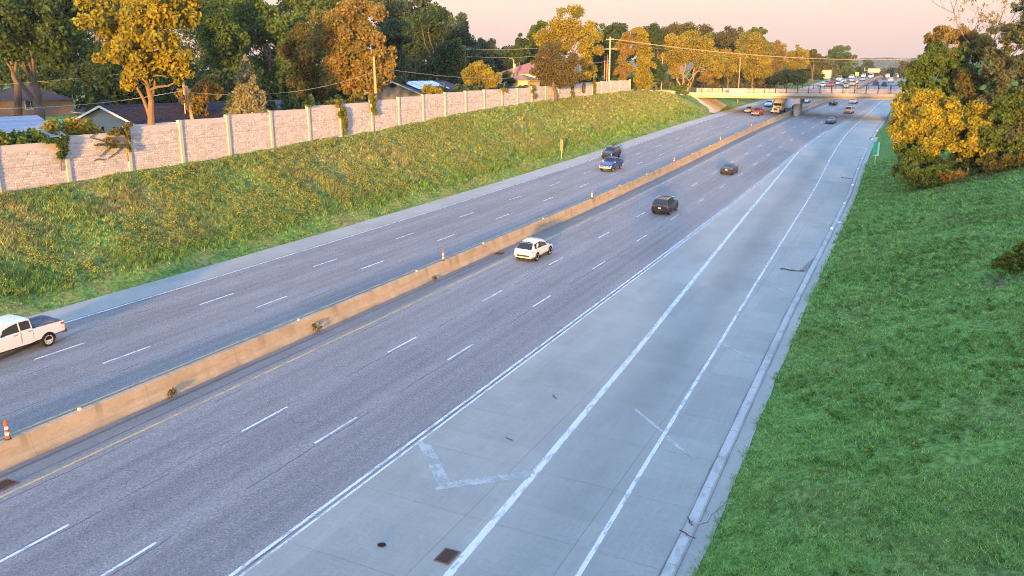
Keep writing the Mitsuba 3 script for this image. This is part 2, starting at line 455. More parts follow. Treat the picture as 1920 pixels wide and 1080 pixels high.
m_, uv_ = strip([7.55, 12.5, 16.95, lambda y: kerbL(y)], YR, -0.03)
RAMP = struct('ramp_pavement', m_, 'm_paint_dark' if 'm_paint_dark' in scene else 'm_asphalt', 'pale concrete merge lane, gore and shoulder', uv=uv_)
ye = span(-20, 190, 4.57)
for a, b in ((7.55, 12.5), (12.5, 16.95), (16.95, None)):
    for y0, y1 in zip(ye[:-1], ye[1:]):
        g = 0.007
        e = (lambda y: kerbL(y)) if b is None else (lambda y: np.minimum(b, kerbL(y)))
        if a >= 12 and kerbL(y0) < a + 0.6:
            continue
        L0, L1a, L1b = a + g, float(e(y0 + g)) - g, float(e(y1 - g)) - g
        top = R([L0, L1a, L1b, L0], [y0 + g, y0 + g, y1 - g, y1 - g])
        bot = top - [0, 0, 0.05]
        v = np.vstack([top, bot])
        f = [[0, 1, 2, 3], [0, 4, 5, 1], [1, 5, 6, 2], [2, 6, 7, 3], [3, 7, 4, 0]]
        f = np.asarray(f)
        uv = np.stack([v[:, 0] - xc(v[:, 1]), v[:, 1]], 1)
        part('slab', (v, np.vstack([f[:, [0, 1, 2]], f[:, [0, 2, 3]]])), 'm_concrete', RAMP, uv=uv)
m_, uv_ = strip([7.57, lambda y: np.maximum(kerbL(y), 7.8)], span(190.01, 560, 6), 0.0)
part('far_pavement', m_, 'm_concrete', RAMP, uv=uv_)


# kerb (profile swept along its line) and the concrete apron behind it
def sweep(profile, ys, Lf, color=None):
    P = np.asarray(profile, float)
    rings = []
    for y in ys:
        l = float(Lf(y))
        base = R(l + P[:, 0], np.full(len(P), y))
        base[:, 2] += P[:, 1]
        rings.append(base)
    return MB().loft(np.array(rings))


YK = np.concatenate([span(-40, 200, 3), span(204, 420, 6)])
kp = [(-0.005, -0.1), (-0.005, 0.10), (0.02, 0.135), (0.06, 0.15), (0.34, 0.145), (0.38, 0.12), (0.42, 0.02), (0.42, -0.1)]
mb = sweep(kp, YK, kerbL)
KERB = struct('kerb', mb.mesh(), 'm_kerb', 'pale concrete kerb along the right shoulder')
for k in range(3):
    m_, _ = strip([lambda y: kerbL(y) - 0.09 + 0.03 * np.sin(y * 0.7 + k) + 0.02 * np.sin(y * 2.9), lambda y: kerbL(y) - 0.004], span(-20 + k * 60, 40 + k * 60, 1.0), 0.004)
    part('gutter_silt', m_, 'm_silt', KERB)
m_, _ = strip([lambda y: kerbL(y) + 0.425, lambda y: kerbL(y) + 0.455 + 0.015 * np.sin(y * 1.7)], span(-20, 160, 1.0), 0.018)
part('gutter_silt', m_, 'm_silt', KERB)
m_, uv_ = strip([lambda y: kerbL(y) + 0.40, lambda y: kerbL(y) + 1.08 + 0.03 * np.sin(y * 0.9) + 0.02 * np.sin(y * 2.3)], span(-40, 190, 1.0), 0.012)
struct('apron', m_, 'm_concrete', 'concrete strip between the kerb and the grass', uv=uv_ + [3, 0])
for y in (92.5, 109, 124.7, 141.4, 154.2, 168, 184, 201):
    p = R(kerbL(y) + 0.18, y)
    part('reflector', MB().box([-.14, -.18, .15], [.14, .18, .30], (0.75, 0.75, 0.7), frame(*p)).mesh(), 'm_paint', KERB, color=(0.85, 0.85, 0.82))

# lane markings
CY, DL = 12.192, 3.2
for parent, L, ph in ((EB, 0.0, 27.25), (EB, 3.66, 27.86), (WB, -16.14, 28.87), (WB, -12.48, 30.24)):
    for k in range(-3, 40):
        y0 = ph + k * CY
        if y0 > 470 or y0 < -14:
            continue
        m_, _ = strip([L - 0.065, L + 0.065], span(y0, y0 + DL, 1.6), 0.005)
        part('lane_dash', m_, 'm_white', parent)
YL = YR[(YR > -50)]
for parent, L, w, mat in ((WB, -20.3, 0.14, 'm_white'), (WB, -8.65, 0.13, 'm_yellow'), (EB, -3.95, 0.13, 'm_yellow')):
    m_, _ = strip([L - w / 2, L + w / 2], YL, 0.005)
    part('edge_line', m_, mat, parent)
for L, w in ((7.36, 0.15), (7.66, 0.11)):
    m_, _ = strip([L - w / 2, L + w / 2], YL[YL < 200], 0.006)
    part('edge_line', m_, 'm_white', EB)
m_, _ = strip([lambda y: gore2L(y) - 0.15, lambda y: gore2L(y) + 0.15], span(-40, 158, 3), 0.006)
part('gore_line', m_, 'm_white', RAMP)
m_, _ = strip([lambda y: shoulderL(y) - 0.09, lambda y: shoulderL(y) + 0.09], np.concatenate([span(-40, 200, 3), span(204, 540, 6)]), 0.007)
part('edge_line', m_, 'm_white', RAMP)


def stripe(a, b, w, mat, parent, name):
    a, b = np.array(a), np.array(b)
    d = (b - a) / np.linalg.norm(b - a)
    n = np.array([-d[1], d[0]]) * w / 2
    pts = np.array([a + n, a - n, b - n, b + n])
    part(name, (R(pts[:, 0], pts[:, 1], 0.009), np.array([[0, 1, 2], [0, 2, 3]])), mat, parent)


for o in (-0.19, 0.19):
    stripe((7.85 + o, 30.3), (10.75 + o, 26.9 + 0.3), 0.28, 'm_ghost', RAMP, 'chevron_stripe')
    stripe((10.45, 27.05 + o), (13.45, 29.9 + o), 0.28, 'm_ghost', RAMP, 'chevron_stripe')
for a, b in (((17.45, 36.4), (18.3, 35.6)), ((17.5, 36.1), (19.3, 34.6)), ((15.3, 38.6), (17.2, 36.7)), ((17.15, 51), (17.7, 50.6)), ((17.6, 50.7), (19.2, 49.2)), ((16.4, 68.1), (17.3, 67.4)),
             ((17.4, 67.2), (19.0, 66.0)), ((15.9, 84), (17.3, 82.4)), ((15.2, 102), (16.8, 100))):
    stripe(a, b, 0.16, 'm_ghost', RAMP, 'chevron_stripe')

# ---------------------------------------------------------------- median barrier
bp = [(-0.42, -0.02), (-0.42, 0.08), (-0.24, 0.34), (-0.13, 0.98), (-0.11, 1.01), (0.11, 1.01), (0.13, 0.98), (0.24, 0.34), (0.42, 0.08), (0.42, -0.02)]
BAR = thing('median_barrier', 'long concrete median barrier dividing the two carriageways', 'barrier')
mbar = sweep(bp, np.concatenate([span(-40, 200, 2.5), span(203, 540, 5)]), lambda y: -6.25)
vb = mbar.mesh()[0]
part('wall', mbar.mesh(), 'm_barrier', BAR, uv=np.stack([vb[:, 1], vb[:, 2] - zc(vb[:, 1]) - S0 * (vb[:, 0] - xc(vb[:, 1]))], 1))
for y in (23.9, 39.2, 53.0, 64, 77, 101, 112.5, 138, 150, 172, 197, 222, 246):
    p = R(-6.25, y, 1.01)
    part('reflector', MB().box([-.05, -.06, 0], [.05, .06, .10], (0.8, .6, .25), frame(*p)).mesh(), 'm_paint', BAR, color=(0.85, 0.62, 0.28))


def channelizer(y, label):
    t = thing('traffic_channelizer', label, 'traffic cone', 'striped tubes on the median barrier')
    p = R(-6.25, y, 1.01)
    M = frame(*p)
    rb = lambda z0, z1, r0, r1: np.array([[[r * math.cos(a), r * math.sin(a), z] for a in np.arange(10) * math.pi / 5] for z, r in ((z0, r0), (z1, r1))]) @ M[:3, :3].T + M[:3, 3]
    o, w = (0.75, 0.10, 0.03), (0.78, 0.78, 0.78)
    rad = lambda z: 0.10 - 0.045 * z
    for z0, z1, c, nm in ((0.06, .2, o, 'tube'), (.2, .32, w, 'white_band'), (.32, .46, o, 'tube'), (.46, .58, w, 'white_band'), (.58, .78, o, 'tube')):
        MB().loft(rb(z0, z1, rad(z0), rad(z1)), c).part(nm, 'm_paint', t)
    MB().loft(rb(0.0, .06, .125, .12), (0.05, 0.05, 0.05)).part('base', 'm_paint', t)
    MB().loft(rb(0.78, .86, .045, .035), o).part('handle', 'm_paint', t)


for y, l in ((20.5, 'orange and white striped channelizer tube at the left edge, nearest to the camera'), (57, 'orange striped channelizer on the barrier just behind the white crossover'),
             (91, 'orange striped channelizer on the barrier level with the black suv'), (126.5, 'small orange channelizer on the barrier between the blue pickup and the dark sedan'),
             (158, 'small orange channelizer on the barrier, second before the bridge pier'), (185, 'small pale orange channelizer on the barrier, last before the bridge pier'),
             (256, 'tiny orange channelizer on the barrier beyond the bridge pier')):
    channelizer(y, l)


# weeds and drains along the barrier and shoulders
def grate(L, y, label, w=0.62, l=0.95):
    t = thing('drain_grate', label, 'drain grate', 'road drain grates')
    z = 0.004
    fr = MB()
    p0 = R(L, y, z)
    M = frame(*p0)
    fr.box([-w / 2, -l / 2, 0], [w / 2, l / 2, 0.010], (0.02, 0.018, 0.016), M)
    fr.part('pit', 'm_paint', t)
    for k in range(6):
        x = -w / 2 + (k + .5) * w / 6
        MB().box([x - .022, -l / 2 + .05, .0105], [x + .022, l / 2 - .05, .03], (0.10, 0.07, 0.055), M).part('bar', 'm_paint', t)
    fr = MB()
    for lo, hi in (([-w / 2 - .05, -l / 2 - .05], [-w / 2, l / 2 + .05]), ([w / 2, -l / 2 - .05], [w / 2 + .05, l / 2 + .05]), ([-w / 2, -l / 2 - .05], [w / 2, -l / 2]), ([-w / 2, l / 2], [w / 2, l / 2 + .05])):
        fr.box([*lo, 0], [*hi, .032], (0.16, 0.09, 0.07), M)
    fr.part('frame', 'm_paint', t)


grate(13.2, 22.9, 'rusty iron drain grate on the gore beside the thick white line', .5, .78)
grate(-4.7, 18.95, 'drain grate by the barrier at the left edge of the picture')
grate(-5.35, 65.2, 'dark drain grate at the barrier foot behind the white crossover')
grate(-7.6, 64.2, 'dark drain grate on the oncoming side of the barrier')


def blob(L, y, s, c, label, cat, name, h=0.06, seed=0, rot=0.3):
    r = np.random.default_rng(seed)
    m = trimesh.creation.icosphere(subdivisions=2)
    v = m.vertices * (1 + 0.35 * (meshkit.noise(m.vertices * 2.3 + seed, seed)[:, None] - 0.5) * 2)
    c_, s_ = math.cos(rot), math.sin(rot)
    v = v * [s[0], s[1], h] @ np.array([[c_, s_, 0], [-s_, c_, 0], [0, 0, 1]])
    single(name, (v + R(L, y, h * 0.75 + 0.004), m.faces), 'm_paint', label, cat, color=c)


blob(10.82, 22.4, (.16, .09), (0.02, 0.02, 0.02), 'small black scrap of rubber lying on the gore concrete', 'debris', 'rubber_scrap', seed=1)
blob(20.05, 97, (.22, .5), (0.6, 0.66, 0.72), 'pale crumpled litter behind the kerb', 'litter', 'litter', seed=3)


def twig(L, y, length, ang, label, c=(0.09, 0.045, 0.03), r=0.022, seed=0, name='twig', dz=0.03):
    g = np.random.default_rng(seed)
    n = 6
    s = np.linspace(-.5, .5, n) * length
    w = np.cumsum(g.normal(0, .05 * length, n))
    ls, ys = L + s * math.cos(ang) - w * math.sin(ang), y + s * math.sin(ang) + w * math.cos(ang)
    mb = MB().tube(R(ls, ys, dz + r), r * np.linspace(1, .5, n), c, 5)
    for k in (2, 4):
        a2 = ang + g.choice([-.7, .7])
        e = length * .25
        mb.tube(R([ls[k], ls[k] + e * math.cos(a2)], [ys[k], ys[k] + e * math.sin(a2)], dz + r), [r * .6, r * .3], c, 4)
    mb.single(name, 'm_paint', label, 'debris')


twig(20.5, 28.0, .75, -.5, 'reddish broken twig on the kerb top, nearer one', seed=1, dz=.16, c=(.16, .04, .03))
twig(20.42, 29.0, .6, -.9, 'dark broken twig on the kerb top, just beyond the reddish one', seed=2, dz=.16)
twig(20.95, 30.3, 2.6, 1.45, 'long thin grey rod lying on the apron behind the kerb', c=(.35, .35, .36), r=.03, seed=3, name='rod', dz=.02)
twig(11.15, 38.0, .5, 2.2, 'short dark stick on the gore concrete', seed=4)
twig(11.2, 32.4, .45, -.3, 'tiny dark stick on the concrete nearer than the other stick', seed=5)
twig(18.5, 72.6, 1.9, .05, 'dark fallen branch reaching across the shoulder to the kerb', r=.05, seed=6, name='branch', c=(.05, .035, .03))
twig(18.0, 131.6, 1.5, .1, 'dark branch on the far shoulder by the kerb', r=.05, seed=7, name='branch', c=(.05, .035, .03))
mb = MB()
pts = np.array([[19.0, 73.0], [19.62, 73.1], [19.66, 78.5], [19.5, 78.0], [19.25, 75.5]])
mb.add(R(pts[:, 0], pts[:, 1], 0.011), [[0, 1, 2], [0, 2, 3], [0, 3, 4]], (0.20, 0.185, 0.17))
mb.single('silt_patch', 'm_paint', 'dark patch of washed silt against the kerb by the fallen branch', 'silt')

# ---------------------------------------------------------------- foliage tools
PAL = {
    'gold': [(0.31, 0.245, 0.034), (0.39, 0.30, 0.04), (0.15, 0.18, 0.034)],
    'yellow': [(0.62, 0.46, 0.04), (0.52, 0.41, 0.04), (0.13, 0.18, 0.04), (0.08, 0.13, 0.035)],
    'olive': [(0.115, 0.11, 0.032), (0.15, 0.125, 0.035), (0.075, 0.09, 0.03)],
    'green': [(0.095, 0.155, 0.034), (0.14, 0.19, 0.04), (0.068, 0.115, 0.03)],
    'dark': [(0.052, 0.092, 0.036), (0.080, 0.12, 0.042), (0.038, 0.068, 0.03)],
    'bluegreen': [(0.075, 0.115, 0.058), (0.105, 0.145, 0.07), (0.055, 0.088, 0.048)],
    'brown': [(0.13, 0.11, 0.045), (0.10, 0.095, 0.04), (0.16, 0.125, 0.05)],
    'rust': [(0.34, 0.20, 0.06), (0.29, 0.21, 0.05), (0.16, 0.16, 0.045)],
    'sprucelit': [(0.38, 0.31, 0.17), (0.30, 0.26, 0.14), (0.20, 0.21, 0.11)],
    'dull': [(0.10, 0.135, 0.06), (0.12, 0.14, 0.065), (0.14, 0.12, 0.065)],
}


def leaves(g, centers, radii, n, size, pal, flat=0.6, updown=0.25, stretch=1.7):
    """n leaf clusters as bent diamonds spread through the clumps."""
    centers, radii = np.asarray(centers, float), np.asarray(radii, float)
    w = radii.mean(1) ** 2
    k = g.choice(len(centers), n, p=w / w.sum())
    d = g.normal(size=(n, 3))
    d /= np.linalg.norm(d, axis=1, keepdims=True)
    rad = g.random(n) ** 0.5
    p = centers[k] + d * radii[k] * rad[:, None]
    nrm = d * flat + g.normal(size=(n, 3)) * 0.65 + [0, 0, updown]
    nrm /= np.linalg.norm(nrm, axis=1, keepdims=True)
    a = np.cross(nrm, g.normal(size=(n, 3)))
    a /= np.linalg.norm(a, axis=1, keepdims=True)
    b = np.cross(nrm, a)
    s = size * g.uniform(0.55, 1.35, n)[:, None]
    v = np.stack([p - a * s * stretch / 2, p + b * s / 2 + nrm * s * .12, p + a * s * stretch / 2, p - b * s / 2 + nrm * s * .12], 1)
    f = (np.arange(n) * 4)[:, None, None] + np.array([[0, 1, 2], [0, 2, 3]])[None]
    pal = np.asarray(pal, float)
    tint = g.random((len(centers), len(pal))) ** 3 + 0.15
    tint /= tint.sum(1, keepdims=True)
    c = tint[k] @ pal * g.uniform(0.7, 1.3, (n, 1)) * (1 + g.normal(0, 0.06, (n, 3)))
    return v.reshape(-1, 3), f.reshape(-1, 3), np.clip(np.repeat(c, 4, 0), 0.004, 0.6)


def clumps(g, lobes, per=14, size=0.33, upper=0.25):
    C, Rr = [], []
    for cx, cy, cz_, rx, ry, rz in lobes:
        m = per
        d = g.normal(size=(m, 3))
        d[:, 2] += upper
        d /= np.linalg.norm(d, axis=1, keepdims=True)
        s = g.uniform(0.5, 0.98, m)[:, None]
        C.append(np.array([cx, cy, cz_]) + d * s * [rx, ry, rz])
        q = size * g.uniform(0.6, 1.25, m)[:, None]
        Rr.append(np.concatenate([q, q, q * 0.8], 1) * np.array([rx, ry, rz]).mean())
        C.append([[cx, cy, cz_]])
        Rr.append([[rx * .55, ry * .55, rz * .6]])
    return np.vstack(C), np.vstack(Rr)


BARK = (0.13, 0.10, 0.08)


def limb_path(g, a, b, sag=0.1, n=6):
    a, b = np.asarray(a, float), np.asarray(b, float)
    t = np.linspace(0, 1, n)[:, None]
    L = np.linalg.norm(b - a)
    w = np.cumsum(g.normal(0, 0.035 * L, (n, 3)), 0) * np.sin(np.pi * t) * 0.8
    return a + (b - a) * t + w + np.array([0, 0, 1]) * sag * L * np.sin(np.pi * t) * 0.5


def tree(name, label, cat, base, lobes, pal, n, leaf, trunk_r=0.3, group=None, seed=0, per=14, csize=0.33, trunk_top=None, limbs=5, bark=BARK, lean=(0, 0), stems=1, upper=0.25, stretch=1.7):
    """base: (x, y); lobes: offsets from base in metres (dx, dy, height, rx, ry, rz)."""
    g = np.random.default_rng(seed)
    t = thing(name, label, cat, group)
    x, y = base
    z0 = gz(x, y)
    B = np.array([x, y, z0])
    lob = np.array(lobes, float)
    lob[:, 0] += x
    lob[:, 1] += y
    lob[:, 2] += z0
    top = trunk_top or (lob[:, 2].mean() - z0)
    mb = MB()
    for s in range(stems):
        off = np.array([0, 0, 0]) if stems == 1 else np.array([math.cos(s * 2.4), math.sin(s * 2.4), 0]) * trunk_r * 1.6
        spread = np.array([lean[0], lean[1], 0]) if stems == 1 else np.array([math.cos(s * 2.4), 0.7 * math.sin(s * 2.4), 0]) * top * 0.28
        pth = limb_path(g, B + off - [0, 0, .3], B + off * 1.5 + [0, 0, top] + spread, 0.02, 8)
        rr = trunk_r * (1.25 - 0.8 * np.linspace(0, 1, 8) ** .8) * np.array([1.25] + [1] * 7)
        mb.tube(pth, rr, bark, 9)
        for k in range(limbs):
            i = g.integers(3, 8)
            l = lob[g.integers(len(lob))]
            d = g.normal(size=3)
            d /= np.linalg.norm(d)
            e = l[:3] + d * l[3:] * 0.7
            mb.tube(limb_path(g, pth[i], e, 0.12), rr[i] * np.linspace(.62, .12, 6), bark, 6)
    mb.part('trunk', 'm_paint', t)
    C, Rr = clumps(g, lob, per, csize, upper)
    v, f, c = leaves(g, C, Rr, n, leaf, PAL[pal], stretch=stretch)
    part('crown', (v, f), 'm_leaf', t, color=c)
    return t


def conifer(name, label, base, h, r, pal, n, leaf, seed=0, group=None, z_lift=0.0, power=0.85):
    g = np.random.default_rng(seed)
    t = thing(name, label, 'tree', group)
    x, y = base
    z0 = gz(x, y)
    MB().tube([[x, y, z0 - .3], [x, y, z0 + h * .55], [x, y, z0 + h * .97]], [r * .09, r * .05, .03], BARK, 7).part('trunk', 'm_paint', t)
    C, Rr = [], []
    nl = 15
    for i in range(nl):
        q = i / (nl - 1)
        rr = r * (1 - q) ** power + 0.12
        m = max(3, int(9 * (1 - q)) + 2)
        for k in range(m):
            a = 2 * math.pi * (k + g.random()) / m
            s = rr * g.uniform(0.55, 1.0)
            C.append([x + s * math.cos(a), y + s * math.sin(a), z0 + z_lift + (h - z_lift) * (0.04 + 0.95 * q) - 0.12 * s + g.normal(0, .05 * h / nl)])
            Rr.append([rr * .34 + .1, rr * .34 + .1, h / nl * .62])
    v, f, c = leaves(g, C, Rr, n, leaf, PAL[pal], flat=0.7, updown=0.3)
    part('crown', (v, f), 'm_leaf', t, color=c)
    return t


for y, h_, n_, lab in ((28.6, .4, 45, 'small dry weed growing at the barrier foot, nearer the camera'), (40.2, .62, 80, 'larger dry weed growing at the barrier foot before the white crossover'), (54.6, .3, 40, 'low weed tuft at the barrier foot just before the drain grate')):
    g = np.random.default_rng(int(y))
    t = thing('weed', lab, 'weed', 'weeds along the barrier foot')
    b = R(-5.72, y, 0.0)
    mb = MB()
    tips = []
    for k in range(9):
        a = g.uniform(0, 2 * math.pi)
        e = b + np.array([.28 * h_ * math.cos(a) + .05, .45 * h_ * math.sin(a), h_ * g.uniform(.5, 1)])
        mb.tube([b, (b + e) / 2 + [0, 0, .08], e], [.02, .014, .008], (.12, .09, .06), 4, cap=False)
        tips.append(e)
    mb.part('stem', 'm_paint', t)
    v, f, c = leaves(g, np.array(tips), np.full((9, 3), .13 * h_ + .05), n_, .10, PAL['brown'])
    part('leaf', (v, f), 'm_leaf', t, color=c)


# ---------------------------------------------------------------- noise wall
WALL = thing('noise_wall', 'long pale stone patterned noise wall on top of the left bank', 'wall')
CAPC, STONE = (0.48, 0.43, 0.415), np.array((0.47, 0.415, 0.405))
wy = [29.5, 35.6] + WALL_Y
wt = [10.1, 10.45] + WALL_TOP
gw = np.random.default_rng(3)
for i, (y, zt) in enumerate(zip(wy, wt)):
    x, zb = float(wallX(y)), float(wall_base(y)) - 0.5
    mb = MB()
    c = (0.45, 0.415, 0.365) if i % 3 else (0.42, 0.395, 0.355)
    mb.box([x - .16, y - .17, zb], [x + .22, y + .17, zt], c)
    mb.box([x - .18, y - .19, zt], [x + .24, y + .19, zt + .04], c)
    mb.part('post', 'm_paint', WALL)
for i in range(len(wy) - 1):
    y0, y1 = wy[i] + .17, wy[i + 1] - .17
    x0, x1 = float(wallX(wy[i])), float(wallX(wy[i + 1]))
    top = min(wt[i], wt[i + 1]) - 0.03
    zb = float(wall_base(wy[i])) - 0.5
    M = np.eye(4)
    d = np.array([x1 - x0, y1 - y0])
    ln = np.linalg.norm(d)
    d /= ln
    M[:3, 0], M[:3, 1], M[:3, 3] = [d[1], -d[0], 0], [d[0], d[1], 0], [x0, y0, 0]
    zm = top - 1.72 - 0.06 * (i % 2)
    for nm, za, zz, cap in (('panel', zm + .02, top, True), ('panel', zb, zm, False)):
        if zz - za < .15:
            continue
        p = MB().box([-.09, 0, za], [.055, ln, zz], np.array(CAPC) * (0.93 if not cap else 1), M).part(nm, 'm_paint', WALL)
        st = MB()
        zs, ze = za + .03, zz - (.42 if cap else .03)
        rows = max(1, int(round((ze - zs) / .205)))
        rh = (ze - zs) / rows
        for r in range(rows):
            s = .02
            while s < ln - .05:
                w = gw.uniform(.28, .8)
                e = min(s + w, ln - .02)
                if ln - .02 - e < .2:
                    e = ln - .02
                h = rh
                pr = gw.uniform(.068, .10)
                a, b, lo, hi, q = s + .012, e - .012, zs + r * rh + .012, zs + (r + 1) * rh - .012, .014
                v = np.array([[.055, a, lo], [.055, b, lo], [.055, b, hi], [.055, a, hi], [pr, a + q, lo + q], [pr + gw.uniform(-.012, .012), b - q, lo + q], [pr, b - q, hi - q], [pr + gw.uniform(-.012, .012), a + q, hi - q]])
                v = v @ M[:3, :3].T + M[:3, 3]
                st.add(v, [[4, 5, 6, 7], [0, 1, 5, 4], [1, 2, 6, 5], [2, 3, 7, 6], [3, 0, 4, 7]], np.clip(STONE * gw.normal(1, .09) + gw.normal(0, .008, 3), .2, .7))
                s = e
        st.part('stone', 'm_paint', p, stuff=True)
    cap = MB().box([-.11, 0, top], [.075, ln, top + .045], (0.50, 0.44, 0.42), M).part('coping', 'm_paint', WALL)


def vine(label, lobes, n, pal=('green', 'rust'), leaf=.13, seed=0, stems=()):
    """lobes in metres from the wall face: (y, z, ry, rz)."""
    g = np.random.default_rng(seed)
    t = thing('climbing_vine', label, 'vine', 'vines on the noise wall')
    C, Rr = [], []
    for y, z, ry, rz in lobes:
        for _ in range(6):
            C.append([float(wallX(y)) + .38 + g.uniform(-.05, .12), y + g.normal(0, ry * .5), z + g.normal(0, rz * .5)])
            Rr.append([.22, ry * .5, rz * .45])
    P = np.array(PAL[pal[0]] + PAL[pal[1]])
    PAL['_v'] = [tuple(x) for x in P]
    v, f, c = leaves(g, C, Rr, n, leaf, P)
    part('foliage', (v, f), 'm_leaf', t, color=c)
    mb = MB()
    for pts in stems or [[(lobes[0][0], lobes[0][1] - 2.2), (lobes[0][0] + .1, lobes[0][1])]]:
        pp = np.array([[float(wallX(y)) + .17, y, z] for y, z in pts])
        mb.tube(pp, .035, (.07, .055, .035), 5)
    mb.part('stem', 'm_paint', t)


vine('dark vine hanging on the left side of the leftmost wall post', [(47.2, 10.6, .8, .6), (47.4, 9.8, .5, .8), (46.6, 10.9, .8, .3), (47.7, 11.1, .4, .25)], 1500, ('dark', 'green'), seed=1)
vine('dark vine with bare stems spreading left from the second wall post', [(53.7, 11.3, .35, .7), (52.6, 11.0, 1.0, .45), (53.8, 10.2, .3, .9), (52.0, 10.1, 1.0, .25), (54.0, 11.75, .4, .2)], 1900, ('dark', 'rust'), seed=2,
     stems=[[(53.8, 8.6), (53.9, 11.4)], [(53.6, 10.0), (52.4, 10.1), (51.2, 10.6), (50.2, 10.9)], [(52.2, 10.1), (51.5, 9.6), (50.9, 9.2)], [(53.4, 9.9), (52.6, 9.4), (51.7, 9.0)], [(51.4, 8.9), (50.8, 9.05), (50.3, 8.95)], [(50.2, 10.9), (51.0, 11.3)]])
vine('small tuft of vine capping a wall post left of the first leafy column', [(79, 12.6, .3, .14)], 260, ('green', 'rust'), seed=3)
vine('thick leafy column of vine over a wall post, longest of them', [(84.9, 12.5, .75, .6), (85.2, 11.5, .75, .9), (85.4, 10.4, .5, .9), (84.2, 12.9, .6, .25), (85.4, 9.6, .35, .5)], 4200, ('green', 'gold'), leaf=.15, seed=4)
vine('round topped leafy vine on the post right of the longest vine column', [(91.5, 12.9, .7, .7), (91.6, 11.9, .65, .7), (91.4, 13.5, .5, .35)], 3000, ('green', 'gold'), leaf=.15, seed=5)
vine('brownish vine column on the wall below the pink house', [(140.9, 13.4, .55, .6), (141.2, 12.5, .6, .5), (140.7, 13.9, .4, .3)], 1500, ('rust', 'green'), leaf=.17, seed=6)
vine('narrow vine column on the wall, first of three near its far end', [(159.3, 13.6, .5, .7), (159.3, 12.6, .5, .7), (159.2, 14.4, .3, .4)], 1400, ('olive', 'gold'), leaf=.18, seed=7)
vine('narrow vine column on the wall, middle of three near its far end', [(165.2, 13.7, .5, .7), (165.2, 12.8, .4, .6)], 1200, ('olive', 'gold'), leaf=.18, seed=8)
vine('vine column with a tall golden tip, last of three near the wall end', [(171.1, 14.0, .5, .7), (171.1, 13.0, .4, .6), (171.0, 15.4, .5, .7)], 1500, ('gold', 'olive'), leaf=.18, seed=9)
vine('thin creeper hanging over the wall top below the round golden tree', [(128.6, 13.8, 1.0, .25), (129.8, 13.5, .5, .3)], 500, ('rust', 'gold'), leaf=.16, seed=10, stems=[[(128.8, 12.3), (128.8, 13.8)], [(128.8, 13.7), (130.2, 13.3), (131.6, 12.9)]])


